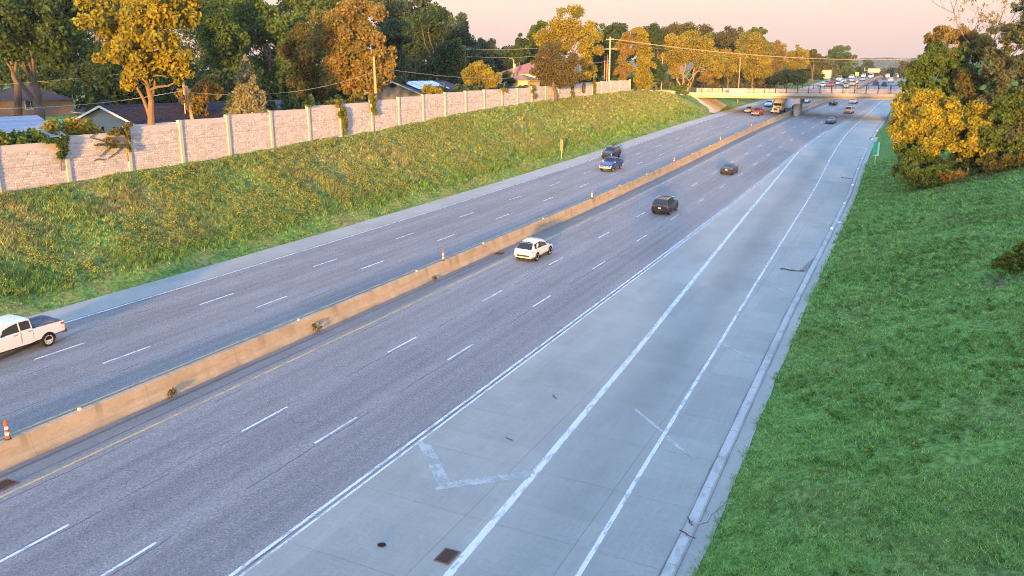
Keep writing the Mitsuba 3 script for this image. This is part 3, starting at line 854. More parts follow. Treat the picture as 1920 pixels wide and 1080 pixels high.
# ---------------------------------------------------------------- houses
def house(name, label, cx, cy, w, l, ze, zr, ridge='y', wallc=(.3, .3, .28), roofc=(.09, .07, .08), trim=(.7, .7, .7), windows=(), over=.45, ground=None, boards=False, chimney=None, hip=False, rot=0.0):
    t = thing(name, label, 'house')
    zg_ = (ground if ground is not None else gz(cx, cy)) - .3
    M = frame(cx, cy, 0, rot)
    hw, hl = w / 2, l / 2
    mb = MB()
    if ridge == 'y':
        A = lambda a, b, z: np.array([a, b, z])
    else:
        A = lambda a, b, z: np.array([b, a, z])
        hw, hl = l / 2, w / 2
    tr = lambda *p: (np.array(p) @ M[:3, :3].T + M[:3, 3])
    mb.box(np.minimum(A(-hw, -hl, zg_), A(hw, hl, zg_)), np.maximum(A(-hw, -hl, ze), A(hw, hl, ze)), wallc, M)
    if not hip:
        for s in (-1, 1):
            mb.add(tr(A(-hw, s * hl, ze), A(hw, s * hl, ze), A(0, s * hl, zr - .12)), [[0, 1, 2]], wallc)
    mb.part('wall', 'm_paint', t)
    if boards:
        st = MB()
        z = zg_ + .4
        while z < zr - .4:
            ww = hw if z < ze else hw * (zr - .12 - z - .18) / (zr - .12 - ze)
            for s in (-1, 1):
                p = tr(A(-ww, s * (hl + .004), z), A(ww, s * (hl + .004), z), A(ww, s * (hl + .035), z), A(-ww, s * (hl + .035), z), A(-ww, s * (hl + .004), z + .19), A(ww, s * (hl + .004), z + .19))
                st.add(p, [[3, 2, 5, 4], [0, 1, 2, 3]], np.array(wallc) * (1 + .05 * ((z * 7) % 1 - .5)))
            z += .20
        st.part('siding', 'm_paint', t, stuff=True)
    rf = MB()
    g = np.random.default_rng(int(abs(cx) * 10))
    sl = (zr - ze) / hw
    zo = ze - sl * over
    if hip:
        hr = max(hl - hw, .4)
        e = [tr(A(a * (hw + over), b * (hl + over), zo))[0] for a, b in ((-1, -1), (1, -1), (1, 1), (-1, 1))]
        r0, r1 = tr(A(0, -hr, zr))[0], tr(A(0, hr, zr))[0]
        rf.add([e[1], e[2], r1, r0], [[0, 1, 2, 3]], roofc).add([e[3], e[0], r0, r1], [[0, 1, 2, 3]], roofc).add([e[0], e[1], r0], [[0, 1, 2]], roofc).add([e[2], e[3], r1], [[0, 1, 2]], roofc)
        rf.add(e, [[3, 2, 1, 0]], trim)
    else:
        for s in (-1, 1):
            rows = max(4, int((hw + over) / .3))
            for k in range(rows):
                a0, a1 = (hw + over) * k / rows, (hw + over) * (k + 1) / rows
                za, zb_ = zr - sl * a0, zr - sl * a1
                c = np.array(roofc) * g.uniform(.88, 1.14)
                p = tr(A(s * a0, -hl - over, za + .06), A(s * a0, hl + over, za + .06), A(s * a1, hl + over, zb_ + .09), A(s * a1, -hl - over, zb_ + .09),
                       A(s * a1, hl + over, zb_ + .06), A(s * a1, -hl - over, zb_ + .06))
                rf.add(p, [[0, 1, 2, 3], [3, 2, 4, 5]], c)
            p = tr(A(0, -hl - over, zr + .02), A(0, hl + over, zr + .02), A(s * (hw + over), hl + over, zo + .02), A(s * (hw + over), -hl - over, zo + .02))
            rf.add(p, [[0, 1, 2, 3]], np.array(roofc) * .8)
    R_ = rf.part('roof', 'm_paint', t)
    if not hip:
        for e in (-1, 1):
            fb = MB()
            for s in (-1, 1):
                y_ = e * (hl + over + .012)
                p = tr(A(0, y_, zr + .07), A(s * (hw + over), y_, zo + .08), A(s * (hw + over), y_, zo - .14), A(0, y_, zr - .15))
                q = tr(A(0, y_ + e * .03, zr + .07), A(s * (hw + over), y_ + e * .03, zo + .08), A(s * (hw + over), y_ + e * .03, zo - .14), A(0, y_ + e * .03, zr - .15))
                fb.add(np.vstack([p, q]), [[4, 5, 6, 7], [0, 4, 5, 1], [2, 6, 7, 3]], trim)
            fb.part('bargeboard', 'm_paint', t)
    for s in (-1, 1):
        gm = MB()
        lo, hi = A(s * (hw + over), -hl - over, zo - .10), A(s * (hw + over + .11), hl + over, zo + .04)
        gm.box(np.minimum(lo, hi), np.maximum(lo, hi), trim, M).part('gutter', 'm_paint', t)
    for (face, a, z, ww, hh) in windows:      # face: 'front' = -y gable, 'side' = +x
        wn = MB()
        fr = .07
        def bx(a0, a1, z0, z1, d0, d1, c, m):
            if face == 'front':
                m.box([a0, -hl - d1, z0] if ridge == 'y' else [a0, -hw - d1, z0], [a1, -hl - d0, z1] if ridge == 'y' else [a1, -hw - d0, z1], c, M)
            else:
                X = hw if ridge == 'y' else hl
                m.box([X + d0, a0, z0], [X + d1, a1, z1], c, M)
        bx(a - ww / 2 - fr, a + ww / 2 + fr, z - fr, z + hh + fr, .04, .07, (.75, .75, .75), wn)
        k = wn.part('window', 'm_paint', t)
        pn = MB()
        bx(a - ww / 2, a - .02, z, z + hh, .072, .078, (.02, .025, .03), pn)
        bx(a + .02, a + ww / 2, z, z + hh, .072, .078, (.02, .025, .03), pn)
        pn.part('pane', 'm_sheen', k)
    if chimney:
        a, b, h_ = chimney
        ch = MB().box([a - .35, b - .35, zr - .8], [a + .35, b + .35, zr + h_], (.38, .27, .2), M).box([a - .42, b - .42, zr + h_], [a + .42, b + .42, zr + h_ + .12], (.3, .22, .17), M)
        ch.part('chimney', 'm_paint', R_)
    return t


HA = house('house', 'grey green sided house with a white trimmed gable and long dark roof', -48.2, 72.0, 8.6, 20.0, 11.35, 12.95, 'y', (.24, .27, .26), (.062, .048, .054), (.72, .72, .74),
           [('front', -1.2, 9.6, 1.0, 1.15), ('front', 2.3, 9.6, 1.1, 1.15)], boards=True)
for a in (-2.05, -.35, 1.35):
    MB().box([a - .2, -10.075, 9.5], [a + .2, -10.04, 10.85], (.02, .02, .022), frame(-48.2, 72.0, 0)).part('shutter', 'm_paint', HA)
MB().tube([[-45.2, 70, 11.9], [-45.2, 70, 13.0]], .05, (.5, .5, .52), 6).part('vent_pipe', 'm_paint', HA)
house('house', 'house with a faded pinkish brown roof behind the long dark roof', -70, 96, 9, 17, 12.2, 14.2, 'y', (.3, .27, .25), (.19, .14, .135), (.4, .38, .36))
house('house', 'brick house with a dark hipped roof at the far left behind two trunks', -90.5, 84, 10, 11, 12.7, 14.8, 'x', (.20, .15, .115), (.075, .06, .065), (.5, .5, .48),
      [('front', -3.4, 11.4, 1.5, 1.1), ('front', 1.5, 11.4, 1.3, 1.1), ('side', 0, 11.4, 1.3, 1.1)], hip=True, rot=-.5)
house('garage', 'low garage with a dark hipped roof right of the forking trunk', -70.5, 83, 6, 9, 11.4, 13.2, 'x', (.10, .09, .085), (.075, .062, .07), (.45, .45, .46), hip=True, rot=-.4)
house('shed', 'low shed with a pale blue grey metal roof at the left edge', -42.6, 46.0, 5.6, 8.0, 11.2, 12.55, 'y', (.3, .31, .33), (.30, .34, .40), (.5, .52, .56), boards=False)
HS = house('house', 'house with pale skylight panels on a dark low roof behind the wall', -47.5, 124, 10, 16, 13.2, 15.0, 'y', (.22, .2, .18), (.10, .095, .11), (.5, .46, .42), ground=10.6)
for k in range(4):
    y0 = 117.0 + k * 2.6
    MB().add([[-47.0, y0, 14.95], [-43.6, y0, 13.72], [-43.6, y0 + 2.4, 13.72], [-47.0, y0 + 2.4, 14.95]] + np.array([.05, 0, .14]), [[0, 1, 2, 3]], (.45, .52, .62)).part('skylight', 'm_sheen', HS)
house('house', 'pink lit house with a reddish hipped roof and orange chimney', -45.0, 165, 10.5, 11, 16.4, 18.6, 'y', (.62, .58, .54), (.30, .15, .13), (.72, .66, .6), [('front', -2, 14.2, 1.2, 1.2), ('front', 2, 14.2, 1.2, 1.2)], hip=True, chimney=(2.2, 1.0, .9), ground=12.0)
HG = house('garage', 'cream garage with a tan roof in front of the pink lit house', -41.2, 152, 4.6, 6, 15.2, 16.1, 'y', (.60, .50, .30), (.28, .17, .12), (.6, .45, .3), hip=True, ground=12.0)
MB().box([-1.6, -3.05, 12.2], [1.6, -3.01, 14.5], (.62, .50, .28), frame(-41.2, 152, 0)).part('door', 'm_paint', HG)
house('house', 'small house with a dusky roof glimpsed below the brownish tree', -53.0, 92, 7, 9, 11.3, 12.6, 'y', (.33, .31, .3), (.12, .10, .12), (.45, .42, .42))


# ---------------------------------------------------------------- poles, wires, small yard things
def pole(label, x, y, zt, r=.15, lean=(0, 0), arm=None, c=(.30, .19, .11), tank=None, arm_dir=(1, .25), lamp=False):
    t = thing('utility_pole', label, 'utility pole', 'wooden utility poles')
    zb = gz(x, y) - .5
    MB().tube([[x, y, zb], [x + lean[0] * .5, y + lean[1] * .5, (zb + zt) / 2], [x + lean[0], y + lean[1], zt]], [r * 1.15, r, r * .8], c, 9).part('pole', 'm_paint', t)
    d = np.array([*arm_dir, 0.0])
    d /= np.linalg.norm(d)
    for z, half in arm or ():
        p = np.array([x + lean[0], y + lean[1] - .2, z])
        mb = MB().tube([p - d * half, p + d * half], .07, c, 5)
        mb.part('crossarm', 'm_paint', t)
        for s in (-.9, -.45, .45, .9):
            q = p + d * half * s
            MB().tube([q, q + [0, 0, .22]], [.05, .035], (.4, .42, .42), 6).part('insulator', 'm_paint', t)
    if tank:
        z, s = tank
        a = np.arange(10) * math.pi / 5
        ring = lambda zz, rr: np.stack([x + lean[0] * .8 + s * .42 + rr * np.cos(a), y - .1 + rr * np.sin(a), 0 * a + zz], 1)
        MB().loft([ring(z, .2), ring(z + .06, .26), ring(z + .85, .26), ring(z + .95, .12)], (.5, .42, .34)).part('transformer', 'm_paint', t)
    if lamp:
        MB().tube([[x + lean[0], y, zt], [x - .5, y, zt + .35], [x - 1.0, y, zt + .3]], .05, c, 5).part('lamp_arm', 'm_paint', t)
    return t


P1 = pole('leaning orange lit wooden pole stump among the russet leaves behind the wall', -40.7, 67.2, 15.5, .19, (-1.3, -.3), tank=(14.0, -.35), c=(.40, .24, .13))
P2 = pole('tall bare wooden pole just behind the wall by the round topped vine', -35.9, 93.5, 18.3, .17, (-.2, 0), c=(.42, .27, .15))
P3 = pole('grey pole with a crossarm against the dark trees left of the sky gap', -61.0, 166, 22.2, .16, (0, 0), arm=((21.4, 1.5), (19.8, 1.6)), c=(.34, .33, .32))
P4 = pole('pale pole with a round transformer in front of the pink house', -44.4, 155, 18.9, .17, (-.1, 0), tank=(17.2, .5), c=(.42, .27, .17), lamp=True)
P5 = pole('slim bare wooden pole behind the middle of the three narrow vines', -35.4, 167, 19.1, .14, c=(.42, .27, .15))
P6 = pole('very tall utility pole with a white crossarm near the wall end', -34.3, 184, 24.2, .19, arm=((21.6, 1.7), (23.6, .9)), c=(.42, .36, .30))
P7 = pole('shorter orange pole, left of the pair beside the very tall pole', -36.4, 187, 20.2, .14, c=(.38, .20, .12))
P8 = pole('shorter orange pole, right of the pair beside the very tall pole', -35.9, 187, 20.5, .14, (.1, 0), c=(.40, .21, .13))
P9 = pole('golden pole with a single crossarm left of the columnar tree', -38.0, 206, 21.4, .15, arm=((21.1, 1.5),), c=(.42, .27, .13))
P10 = pole('slender golden pole standing between the columnar tree and the fanning tree', -33.4, 226, 20.7, .15, c=(.42, .27, .14), lamp=True)
P11 = pole('wooden pole standing beyond the bridge behind its left span', -16.6, 246, 20.8, .14, c=(.40, .25, .14))


def wire(label, pts, sag=.5, r=.018, c=(.2, .17, .15), group='overhead wires', name='power_line'):
    P = []
    for a, b in zip(pts[:-1], pts[1:]):
        a, b = np.array(a, float), np.array(b, float)
        t = np.linspace(0, 1, 14)[:, None]
        P.append(a + (b - a) * t - np.array([0, 0, 1]) * sag * 4 * t * (1 - t))
    single(name, MB().tube(np.vstack([P[0]] + [q[1:] for q in P[1:]]), r, c, 4).mesh(), 'm_paint', label, 'wire', color=c, group=group)


wire('thick cable sweeping down from the very tall pole across the whole highway', [(-34.2, 184, 23.8), (26.5, 262, 20.3)], 1.6, .075, (.42, .30, .19))
wire('thin cable on the same line just under the thick one', [(-34.2, 184, 23.2), (26.5, 262, 19.9)], 1.9, .022, (.3, .22, .16))
wire('upper wire between the crossarm pole in the trees and the very tall pole', [(-62.4, 166, 21.6), (-34.5, 184, 23.6)], .9, .02, (.4, .37, .35))
wire('lower wire between the crossarm pole in the trees and the very tall pole', [(-62.4, 166, 20.0), (-34.5, 184, 21.7)], .9, .02, (.4, .37, .35))
wire('wire crossing the dark roof from the gable to the leaning pole', [(-57.5, 52, 13.0), (-41.8, 67.0, 14.5)], .7, .02, (.45, .42, .4))
wire('wire running from the leaning pole past the pale spruce to the tall bare pole', [(-41.8, 67.0, 14.3), (-36.0, 93.5, 16.5)], 1.3, .02, (.35, .33, .32))
wire('wire passing behind the two thick trunks at the far left', [(-75, 55, 14.4), (-62, 85, 17.0)], .5, .02, (.42, .42, .42))
wire('wire low over the wall in front of the pink lit house', [(-36.0, 93.5, 17.0), (-35.4, 167, 17.2)], 1.6, .02, (.45, .38, .34))
wire('wire between the slim pole and the very tall pole', [(-35.4, 167, 18.4), (-34.3, 184, 19.2)], .3, .03, (.45, .38, .34))

mbx = thing('utility_box', 'small teal box on a post in the shade beside the forking trunk', 'utility box')
MB().tube([[-58.0, 64.5, 9.6], [-58.0, 64.5, 10.9]], .05, (.3, .4, .4), 6).part('post', 'm_paint', mbx)
MB().box([-58.4, 64.3, 10.8], [-57.6, 64.7, 11.3], (.12, .55, .50)).part('box', 'm_paint', mbx)


def shrub_bank(name, label, y0, y1, off, z0, h, pal, n, leaf, seed, cat='hedge'):
    g = np.random.default_rng(seed)
    t = thing(name, label, cat)
    C, Rr = [], []
    m = int((y1 - y0) * 3)
    for _ in range(m):
        y = g.uniform(y0, y1)
        C.append([float(wallX(y)) - off + g.normal(0, .4), y, z0 + h * g.uniform(.3, .95)])
        Rr.append([.7, .7, .45 * h * .6 + .15])
    v, f, c = leaves(g, C, Rr, n, leaf, PAL[pal])
    part('foliage', (v, f), 'm_leaf', t, color=c)
    mb = MB()
    for y in np.linspace(y0 + .4, y1 - .4, 5):
        x = float(wallX(y)) - off
        mb.tube([[x, y, gz(x, y) - .2], [x, y, z0 + h * .7]], [.06, .03], BARK, 5)
    mb.part('stem', 'm_paint', t)


shrub_bank('hedge', 'green hedge behind the wall in front of the shed at the left edge', 41.5, 47.5, 1.5, 9.5, 1.95, 'green', 3000, .2, 1)
shrub_bank('hedge', 'yellow green hedge behind the wall left of the gabled house', 49.0, 55.5, 4.5, 9.0, 3.0, 'gold', 3000, .22, 2)
shrub_bank('undergrowth', 'dark undergrowth behind the wall under the pale spruce and brownish trees', 72, 92, 3.5, 9.0, 3.8, 'dark', 7000, .3, 3, 'undergrowth')
shrub_bank('undergrowth', 'shaded bushes behind the wall between the round golden tree and the pink house', 112, 160, 5.5, 10.5, 3.4, 'bluegreen', 9000, .34, 4, 'undergrowth')
shrub_bank('undergrowth', 'deep shade bushes far behind the wall under the tall green trees', 70, 135, 24, 9.5, 6.5, 'dark', 12000, .42, 6, 'undergrowth')
def thicket_row(label, pts, h, pal, n, leaf, seed):
    g = np.random.default_rng(seed)
    t = thing('undergrowth', label, 'undergrowth')
    C, Rr = [], []
    mb = MB()
    for a, b in zip(pts[:-1], pts[1:]):
        m = int(math.dist(a, b) * 1.6)
        for k in range(m):
            q = g.random()
            x, y = a[0] + (b[0] - a[0]) * q + g.normal(0, 1.2), a[1] + (b[1] - a[1]) * q + g.normal(0, 1.2)
            z = gz(x, y)
            hh = h * g.uniform(.4, 1)
            C.append([x, y, z + hh * .55])
            Rr.append([1.3, 1.3, hh * .5])
            if k % 4 == 0:
                mb.tube([[x, y, z - .2], [x, y, z + hh * .8]], [.09, .05], BARK, 5)
    v, f, c = leaves(g, C, Rr, n, leaf, PAL[pal])
    part('foliage', (v, f), 'm_leaf', t, color=c)
    mb.part('stem', 'm_paint', t)


thicket_row('dark brush under the golden trees behind the left span of the bridge', [(-62, 244), (-40, 258), (-22, 286), (-17, 310)], 4.2, 'dull', 9000, .5, 401)
thicket_row('dusky brush behind the lamp post and sign panel beyond the bridge', [(-40, 380), (-24, 405), (-12, 425), (-6, 470)], 5.0, 'dull', 6000, .75, 402)
thicket_row('brush under the back row of trees far behind the noise wall', [(-75, 150), (-70, 200), (-58, 240)], 5.0, 'bluegreen', 8000, .55, 403)
shrub_bank('undergrowth', 'dark bushes behind the wall under the utility poles', 165, 205, 3.5, 12.2, 2.8, 'dark', 7000, .34, 5, 'undergrowth')

# ---------------------------------------------------------------- trees
SIDE = [((-41.5, 30), [(0, 0, 7.5, 4.2, 4.2, 4.0), (1.5, 3, 5.5, 3.2, 3.2, 3.0), (-3, -1, 6.5, 3.4, 3.4, 3.4)], 'tree behind the wall just left of the picture'), ((-53, 27), [(0, 0, 8.0, 4.6, 4.6, 4.4), (3.5, 1, 6.0, 3.4, 3.4, 3.2), (-4, 0, 6.5, 3.4, 3.4, 3.4)], 'second tree behind the wall left of the picture, farther from the road'), ((-66, 27), [(0, 0, 8.0, 4.8, 4.6, 4.6), (4, 0, 5, 3.4, 3.4, 3.4), (-4, 0, 5.5, 3.6, 3.4, 3.6)], 'third tree behind the wall left of the picture'), ((-78, 29), [(0, 0, 7.0, 5, 4.6, 4.8), (-4, 0, 5.5, 3.6, 3.4, 3.6)], 'fourth tree behind the wall left of the picture'),
        ((34, -22), [(0, 0, 5.0, 2.0, 2.4, 2.6), (.3, 1, 3.0, 1.9, 2.2, 1.8)], 'small tree on the right bank behind the camera, throwing shade over the barrier'), ((62, -48), [(0, 0, 7, 4, 4, 4), (5, 0, 6, 3.5, 3.5, 3.5)], 'broad tree on the right bank far behind the camera'),
        ((47.5, 112), [(0, 0, 6.5, 3.6, 3.4, 4.4), (2, 1, 11, 3.4, 3.2, 3.4), (-1, 0, 3.2, 3.4, 3.0, 2.6)], 'tree at the foot of the thicket just right of the picture'), ((55, 115), [(0, 0, 7, 4, 3.6, 4.6), (1, 1, 11, 3.6, 3.4, 3.4)], 'second tree of the thicket beyond the right edge of the picture')]
for i, (b, lob, lab) in enumerate(SIDE):
    tree('tree', lab, 'tree', b, lob, 'green', 6000, .42, trunk_r=.28, limbs=5, seed=300 + i)
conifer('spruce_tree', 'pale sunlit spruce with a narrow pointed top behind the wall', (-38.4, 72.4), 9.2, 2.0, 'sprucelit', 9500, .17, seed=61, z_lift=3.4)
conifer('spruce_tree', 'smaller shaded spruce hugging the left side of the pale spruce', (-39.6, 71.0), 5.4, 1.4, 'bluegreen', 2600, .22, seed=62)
conifer('cedar_tree', 'dark spreading cedar left of the gabled house roof', (-60.5, 78.0), 9.5, 5.0, 'dark', 6500, .34, seed=63, power=.6)


def tree_at(fn, label, cat, base, lobes, pal, n, leaf, **kw):
    z = gz(*base)
    lob = [(a, b, c - z, d, e, f_) for a, b, c, d, e, f_ in lobes]
    kw.setdefault('group', 'trees beyond the bridge' if base[1] > 232 else 'trees behind the noise wall')
    return tree(fn if fn != 'shrub' else 'small_tree', label, cat, base, lob, pal, int(n * 2.1), leaf * .64, **kw)


tree_at('tree', 'tall broadleaf tree in gold evening light rising between the wall and the green gabled house', 'tree', (-39.7, 60), [(1.56, -0.16, 19.9, 3.38, 3.04, 3.09), (-1.54, -0.56, 18.25, 2.61, 2.35, 2.32), (3.53, 0.73, 17.12, 2.2, 1.98, 2.47), (1.57, 1.24, 22.45, 4.17, 3.75, 2.22), (-4.92, 0.6, 21.05, 2.65, 2.39, 2.65), (-0.03, 0.03, 16.54, 3.13, 2.82, 1.71)], 'gold', 8000, 0.42, trunk_r=0.42,limbs=6,trunk_top=7.5,seed=11,bark=(0.17, 0.12, 0.08),csize=0.3)
tree_at('tree', 'big old tree with a thick bare trunk forking left of the green gabled house', 'tree', (-63.8, 66), [(0.78, -0.88, 21.75, 7.15, 6.43, 4.29), (5.83, -0.36, 20.55, 4.11, 3.7, 3.77), (-4.85, 0.31, 20.21, 4.05, 3.64, 4.05), (1.62, 0.3, 25.15, 7.02, 6.32, 3.16)], 'dark', 6500, 0.5, trunk_r=0.62,limbs=5,trunk_top=7.0,seed=12,bark=(0.14, 0.115, 0.1))
tree_at('tree', 'second thick grey trunk at the far left, beside the old forking tree', 'tree', (-72.8, 70), [(0.34, -0.6, 23.42, 5.05, 4.54, 4.27), (5.11, -1.08, 25.01, 4.53, 4.08, 3.4)], 'dark', 3800, 0.5, trunk_r=0.5,limbs=3,trunk_top=9.0,seed=13,bark=(0.12, 0.1, 0.09))
tree_at('shrub', 'russet small tree round the leaning pole behind the wall', 'shrub', (-45.2, 72), [(-0.33, -0.22, 12.9, 1.82, 1.64, 1.95), (1.63, 0.33, 14.35, 1.6, 1.44, 1.79), (-2.08, 0.26, 12.27, 1.11, 1.0, 1.44)], 'rust', 3200, 0.28, trunk_r=0.1,limbs=4,trunk_top=2,seed=14)
tree_at('tree', 'dark shady tree between the brick house and the green gabled house', 'tree', (-86.8, 92), [(-0.26, -0.15, 16.08, 5.59, 5.03, 5.13), (-6.64, 0.8, 19.68, 5.27, 4.74, 5.27), (5.52, -0.98, 17.6, 3.63, 3.27, 4.54)], 'dark', 6000, 0.5, trunk_r=0.35,seed=15)
tree_at('tree', 'brownish green tree behind the roof of the green gabled house', 'tree', (-66.4, 100), [(-0.88, 0.76, 18.42, 4.35, 3.92, 5.22), (-0.92, -1.5, 22.17, 4.84, 4.36, 4.84), (1.84, 0.33, 16.08, 3.01, 2.71, 3.44)], 'green', 6000, 0.48, trunk_r=0.35,seed=16)
tree_at('tree', 'tall dark tree filling the top left behind the gold tree', 'tree', (-115.3, 120), [(-3.39, 2.88, 28.26, 10.06, 9.06, 7.1), (-13.04, 2.34, 29.52, 9.25, 8.33, 6.79), (10.8, -1.07, 26.64, 6.83, 6.14, 6.26), (-4.54, 2.84, 21.24, 8.92, 8.03, 6.54)], 'dark', 7500, 0.6, trunk_r=0.45,seed=17)
tree_at('tree', 'tall green tree behind the pale spruce', 'tree', (-69.0, 112), [(-1.13, 1.5, 22.88, 6.1, 5.49, 6.1), (-3.39, -0.73, 25.31, 5.25, 4.73, 5.25), (5.29, -0.67, 19.8, 4.14, 3.72, 5.05), (-0.98, 1.25, 16.09, 5.16, 4.64, 3.75)], 'green', 7500, 0.52, trunk_r=0.4,seed=18)
tree_at('tree', 'tall green tree above the russet small tree', 'tree', (-96.4, 128), [(2.08, -1.9, 28.69, 9.04, 8.14, 6.22), (5.57, 0.9, 24.93, 6.62, 5.96, 6.07), (-4.35, -1.14, 26.03, 6.93, 6.24, 6.36), (2.15, -1.66, 20.03, 7.34, 6.6, 6.21)], 'bluegreen', 7500, 0.6, trunk_r=0.45,seed=19)
tree_at('tree', 'dusky brown green tree right of the pale spruce', 'tree', (-54.7, 104), [(0.84, -0.94, 16.84, 2.94, 2.65, 4.2), (-1.72, 0.13, 19.92, 2.97, 2.67, 3.39), (2.22, -0.47, 14.17, 2.5, 2.25, 2.5)], 'olive', 5000, 0.45, trunk_r=0.3,seed=20)
tree_at('tree', 'broad tree of orange gold leaves behind the tall bare pole', 'tree', (-42.8, 98), [(0.84, -0.3, 18.87, 4.96, 4.46, 3.81), (-2.78, -0.62, 20.29, 3.11, 2.8, 3.11), (3.34, -1.08, 15.38, 3.4, 3.06, 3.4), (-1.1, -0.92, 15.37, 2.7, 2.43, 2.31), (-0.62, 0.89, 23.09, 4.97, 4.48, 3.83), (5.1, -0.35, 18.14, 2.24, 2.02, 3.36)], 'rust', 9500, 0.4, trunk_r=0.38,seed=21)
tree_at('tree', 'grey green tree right of the orange gold tree', 'tree', (-48.4, 118), [(-0.17, 0.47, 18.57, 2.94, 2.65, 4.9), (0.08, -0.76, 22.6, 3.12, 2.81, 3.57), (0.7, 0.1, 14.42, 2.67, 2.4, 2.22)], 'bluegreen', 6000, 0.45, trunk_r=0.3,seed=22,csize=0.28)
tree_at('tree', 'dark dense tree above the house with the pale skylight roof', 'tree', (-60.1, 152), [(-0.55, 1.2, 20.29, 5.58, 5.02, 5.58), (-4.23, 1.27, 23.46, 4.51, 4.06, 4.51), (3.76, -0.02, 19.19, 3.31, 2.98, 4.42), (-0.39, 0.11, 26.4, 5.58, 5.02, 3.35)], 'dark', 7500, 0.55, trunk_r=0.4,seed=23)
tree_at('tree', 'tall dark tree behind, over the orange gold tree', 'tree', (-87.6, 150), [(2.15, -1.56, 28.93, 7.79, 7.01, 7.19), (-5.83, 1.53, 28.28, 6.71, 6.04, 6.1), (8.47, -1.03, 29.81, 6.45, 5.8, 5.28), (3.06, -1.64, 21.5, 7.77, 6.99, 5.38)], 'green', 7000, 0.68, trunk_r=0.45,seed=24)
tree_at('tree', 'tall dark tree in the back row, left of the sky gap', 'tree', (-81.8, 175), [(-0.85, 2.25, 29.52, 7.21, 6.49, 5.9), (-5.66, 0.45, 28.34, 5.99, 5.39, 6.65), (2.43, -1.16, 22.13, 5.88, 5.29, 5.88)], 'bluegreen', 6000, 0.7, trunk_r=0.4,seed=25)
tree_at('shrub', 'round golden leaved tree on the far side of the wall, half way along', 'shrub', (-40.0, 131), [(-0.64, 1.07, 15.83, 3.19, 2.87, 2.25), (-2.08, 0.46, 15.2, 2.07, 1.87, 1.7), (2.39, -0.74, 15.39, 2.14, 1.93, 1.86), (-0.14, 0.32, 16.97, 2.06, 1.86, 1.59)], 'gold', 6000, 0.3, trunk_r=0.18,limbs=5,trunk_top=2,seed=26,upper=0.5)
tree_at('shrub', 'low golden shrub in front of the pale skylight roof', 'shrub', (-39.3, 113), [(0.24, -0.48, 13.74, 1.42, 1.28, 0.67), (1.54, -0.02, 13.59, 0.83, 0.75, 0.5)], 'gold', 1400, 0.22, trunk_r=0.05,limbs=3,trunk_top=0.6,seed=27)
tree_at('shrub', 'dark green shrub beside the yellow lit garage', 'shrub', (-42.3, 147), [(-0.15, -0.15, 15.42, 1.24, 1.12, 1.35), (0.69, 0.18, 14.64, 0.93, 0.84, 0.93)], 'dark', 1800, 0.3, trunk_r=0.06,limbs=3,trunk_top=0.8,seed=28)
tree_at('tree', 'dark round olive brown tree right of the pink house', 'tree', (-33.5, 150), [(0.13, -0.43, 17.83, 4.33, 3.9, 4.12), (-2.09, -0.72, 16.58, 3.11, 2.8, 3.11), (2.93, -1.05, 17.05, 3.07, 2.77, 3.38), (-0.08, 1.0, 15.32, 4.12, 3.71, 1.54)], 'brown', 8500, 0.36, trunk_r=0.3,seed=29,csize=0.28)
tree_at('tree', 'tall bright golden tree behind the round olive brown tree', 'tree', (-37.6, 168), [(-0.99, 1.26, 23.62, 5.74, 5.17, 2.87), (-3.99, 1.4, 21.53, 4.04, 3.64, 3.46), (3.62, -0.62, 20.86, 3.19, 2.87, 5.13), (0.35, -0.83, 26.12, 4.59, 4.13, 2.87), (4.28, 0.03, 17.17, 2.05, 1.84, 2.28)], 'gold', 8000, 0.42, trunk_r=0.35,seed=30)
tree_at('tree', 'slim dark tree in the sky gap above the pink house', 'tree', (-58.8, 190), [(0.09, -0.24, 22.31, 2.39, 2.15, 3.32), (-0.65, 0.48, 20.49, 3.06, 2.75, 1.99)], 'dark', 3000, 0.5, trunk_r=0.25,seed=31,csize=0.28)
tree_at('tree', 'dark tree left of the slim one in the sky gap', 'tree', (-70.0, 200), [(0.28, -0.51, 20.75, 4.25, 3.82, 2.83), (-3.71, -0.11, 22.12, 3.57, 3.21, 3.57), (2.57, 1.01, 19.05, 3.52, 3.17, 2.11)], 'bluegreen', 4200, 0.55, trunk_r=0.3,seed=32)
tree_at('tree', 'dark green tree behind the tall utility poles', 'tree', (-41.5, 205), [(0.14, -1.06, 21.85, 4.13, 3.72, 5.51), (1.33, -0.93, 26.23, 4.13, 3.71, 3.44), (-1.79, -1.09, 17.42, 3.46, 3.11, 3.46)], 'dark', 5500, 0.55, trunk_r=0.35,seed=33)
tree_at('tree', 'brownish tree with thin bare top right of the tall utility pole', 'tree', (-33.0, 192), [(-0.41, 0.6, 21.48, 2.18, 1.96, 3.85), (0.13, 0.16, 24.4, 1.92, 1.73, 2.31), (-0.33, 0.03, 16.72, 2.31, 2.08, 2.18)], 'rust', 3200, 0.4, trunk_r=0.22,seed=34)
tree_at('poplar_tree', 'columnar golden tree just past the end of the wall', 'tree', (-31.5, 199), [(-0.39, 0.13, 24.04, 2.38, 2.14, 2.91), (0.18, -0.1, 21.01, 2.64, 2.38, 3.31), (0.95, -0.92, 17.35, 2.91, 2.62, 3.3), (1.33, -0.97, 14.66, 3.17, 2.85, 2.24), (-1.01, 0.22, 25.86, 1.72, 1.55, 1.99)], 'gold', 7000, 0.38, trunk_r=0.3,seed=35,csize=0.3)
tree_at('tree', 'dark tree in the gap right of the columnar golden tree', 'tree', (-34.4, 225), [(-1.11, 0.74, 22.33, 2.23, 2.01, 6.7), (0.19, 0.15, 16.14, 2.68, 2.41, 3.72), (-1.75, 0.85, 26.42, 2.53, 2.28, 2.23)], 'dark', 4500, 0.5, trunk_r=0.3,seed=36)
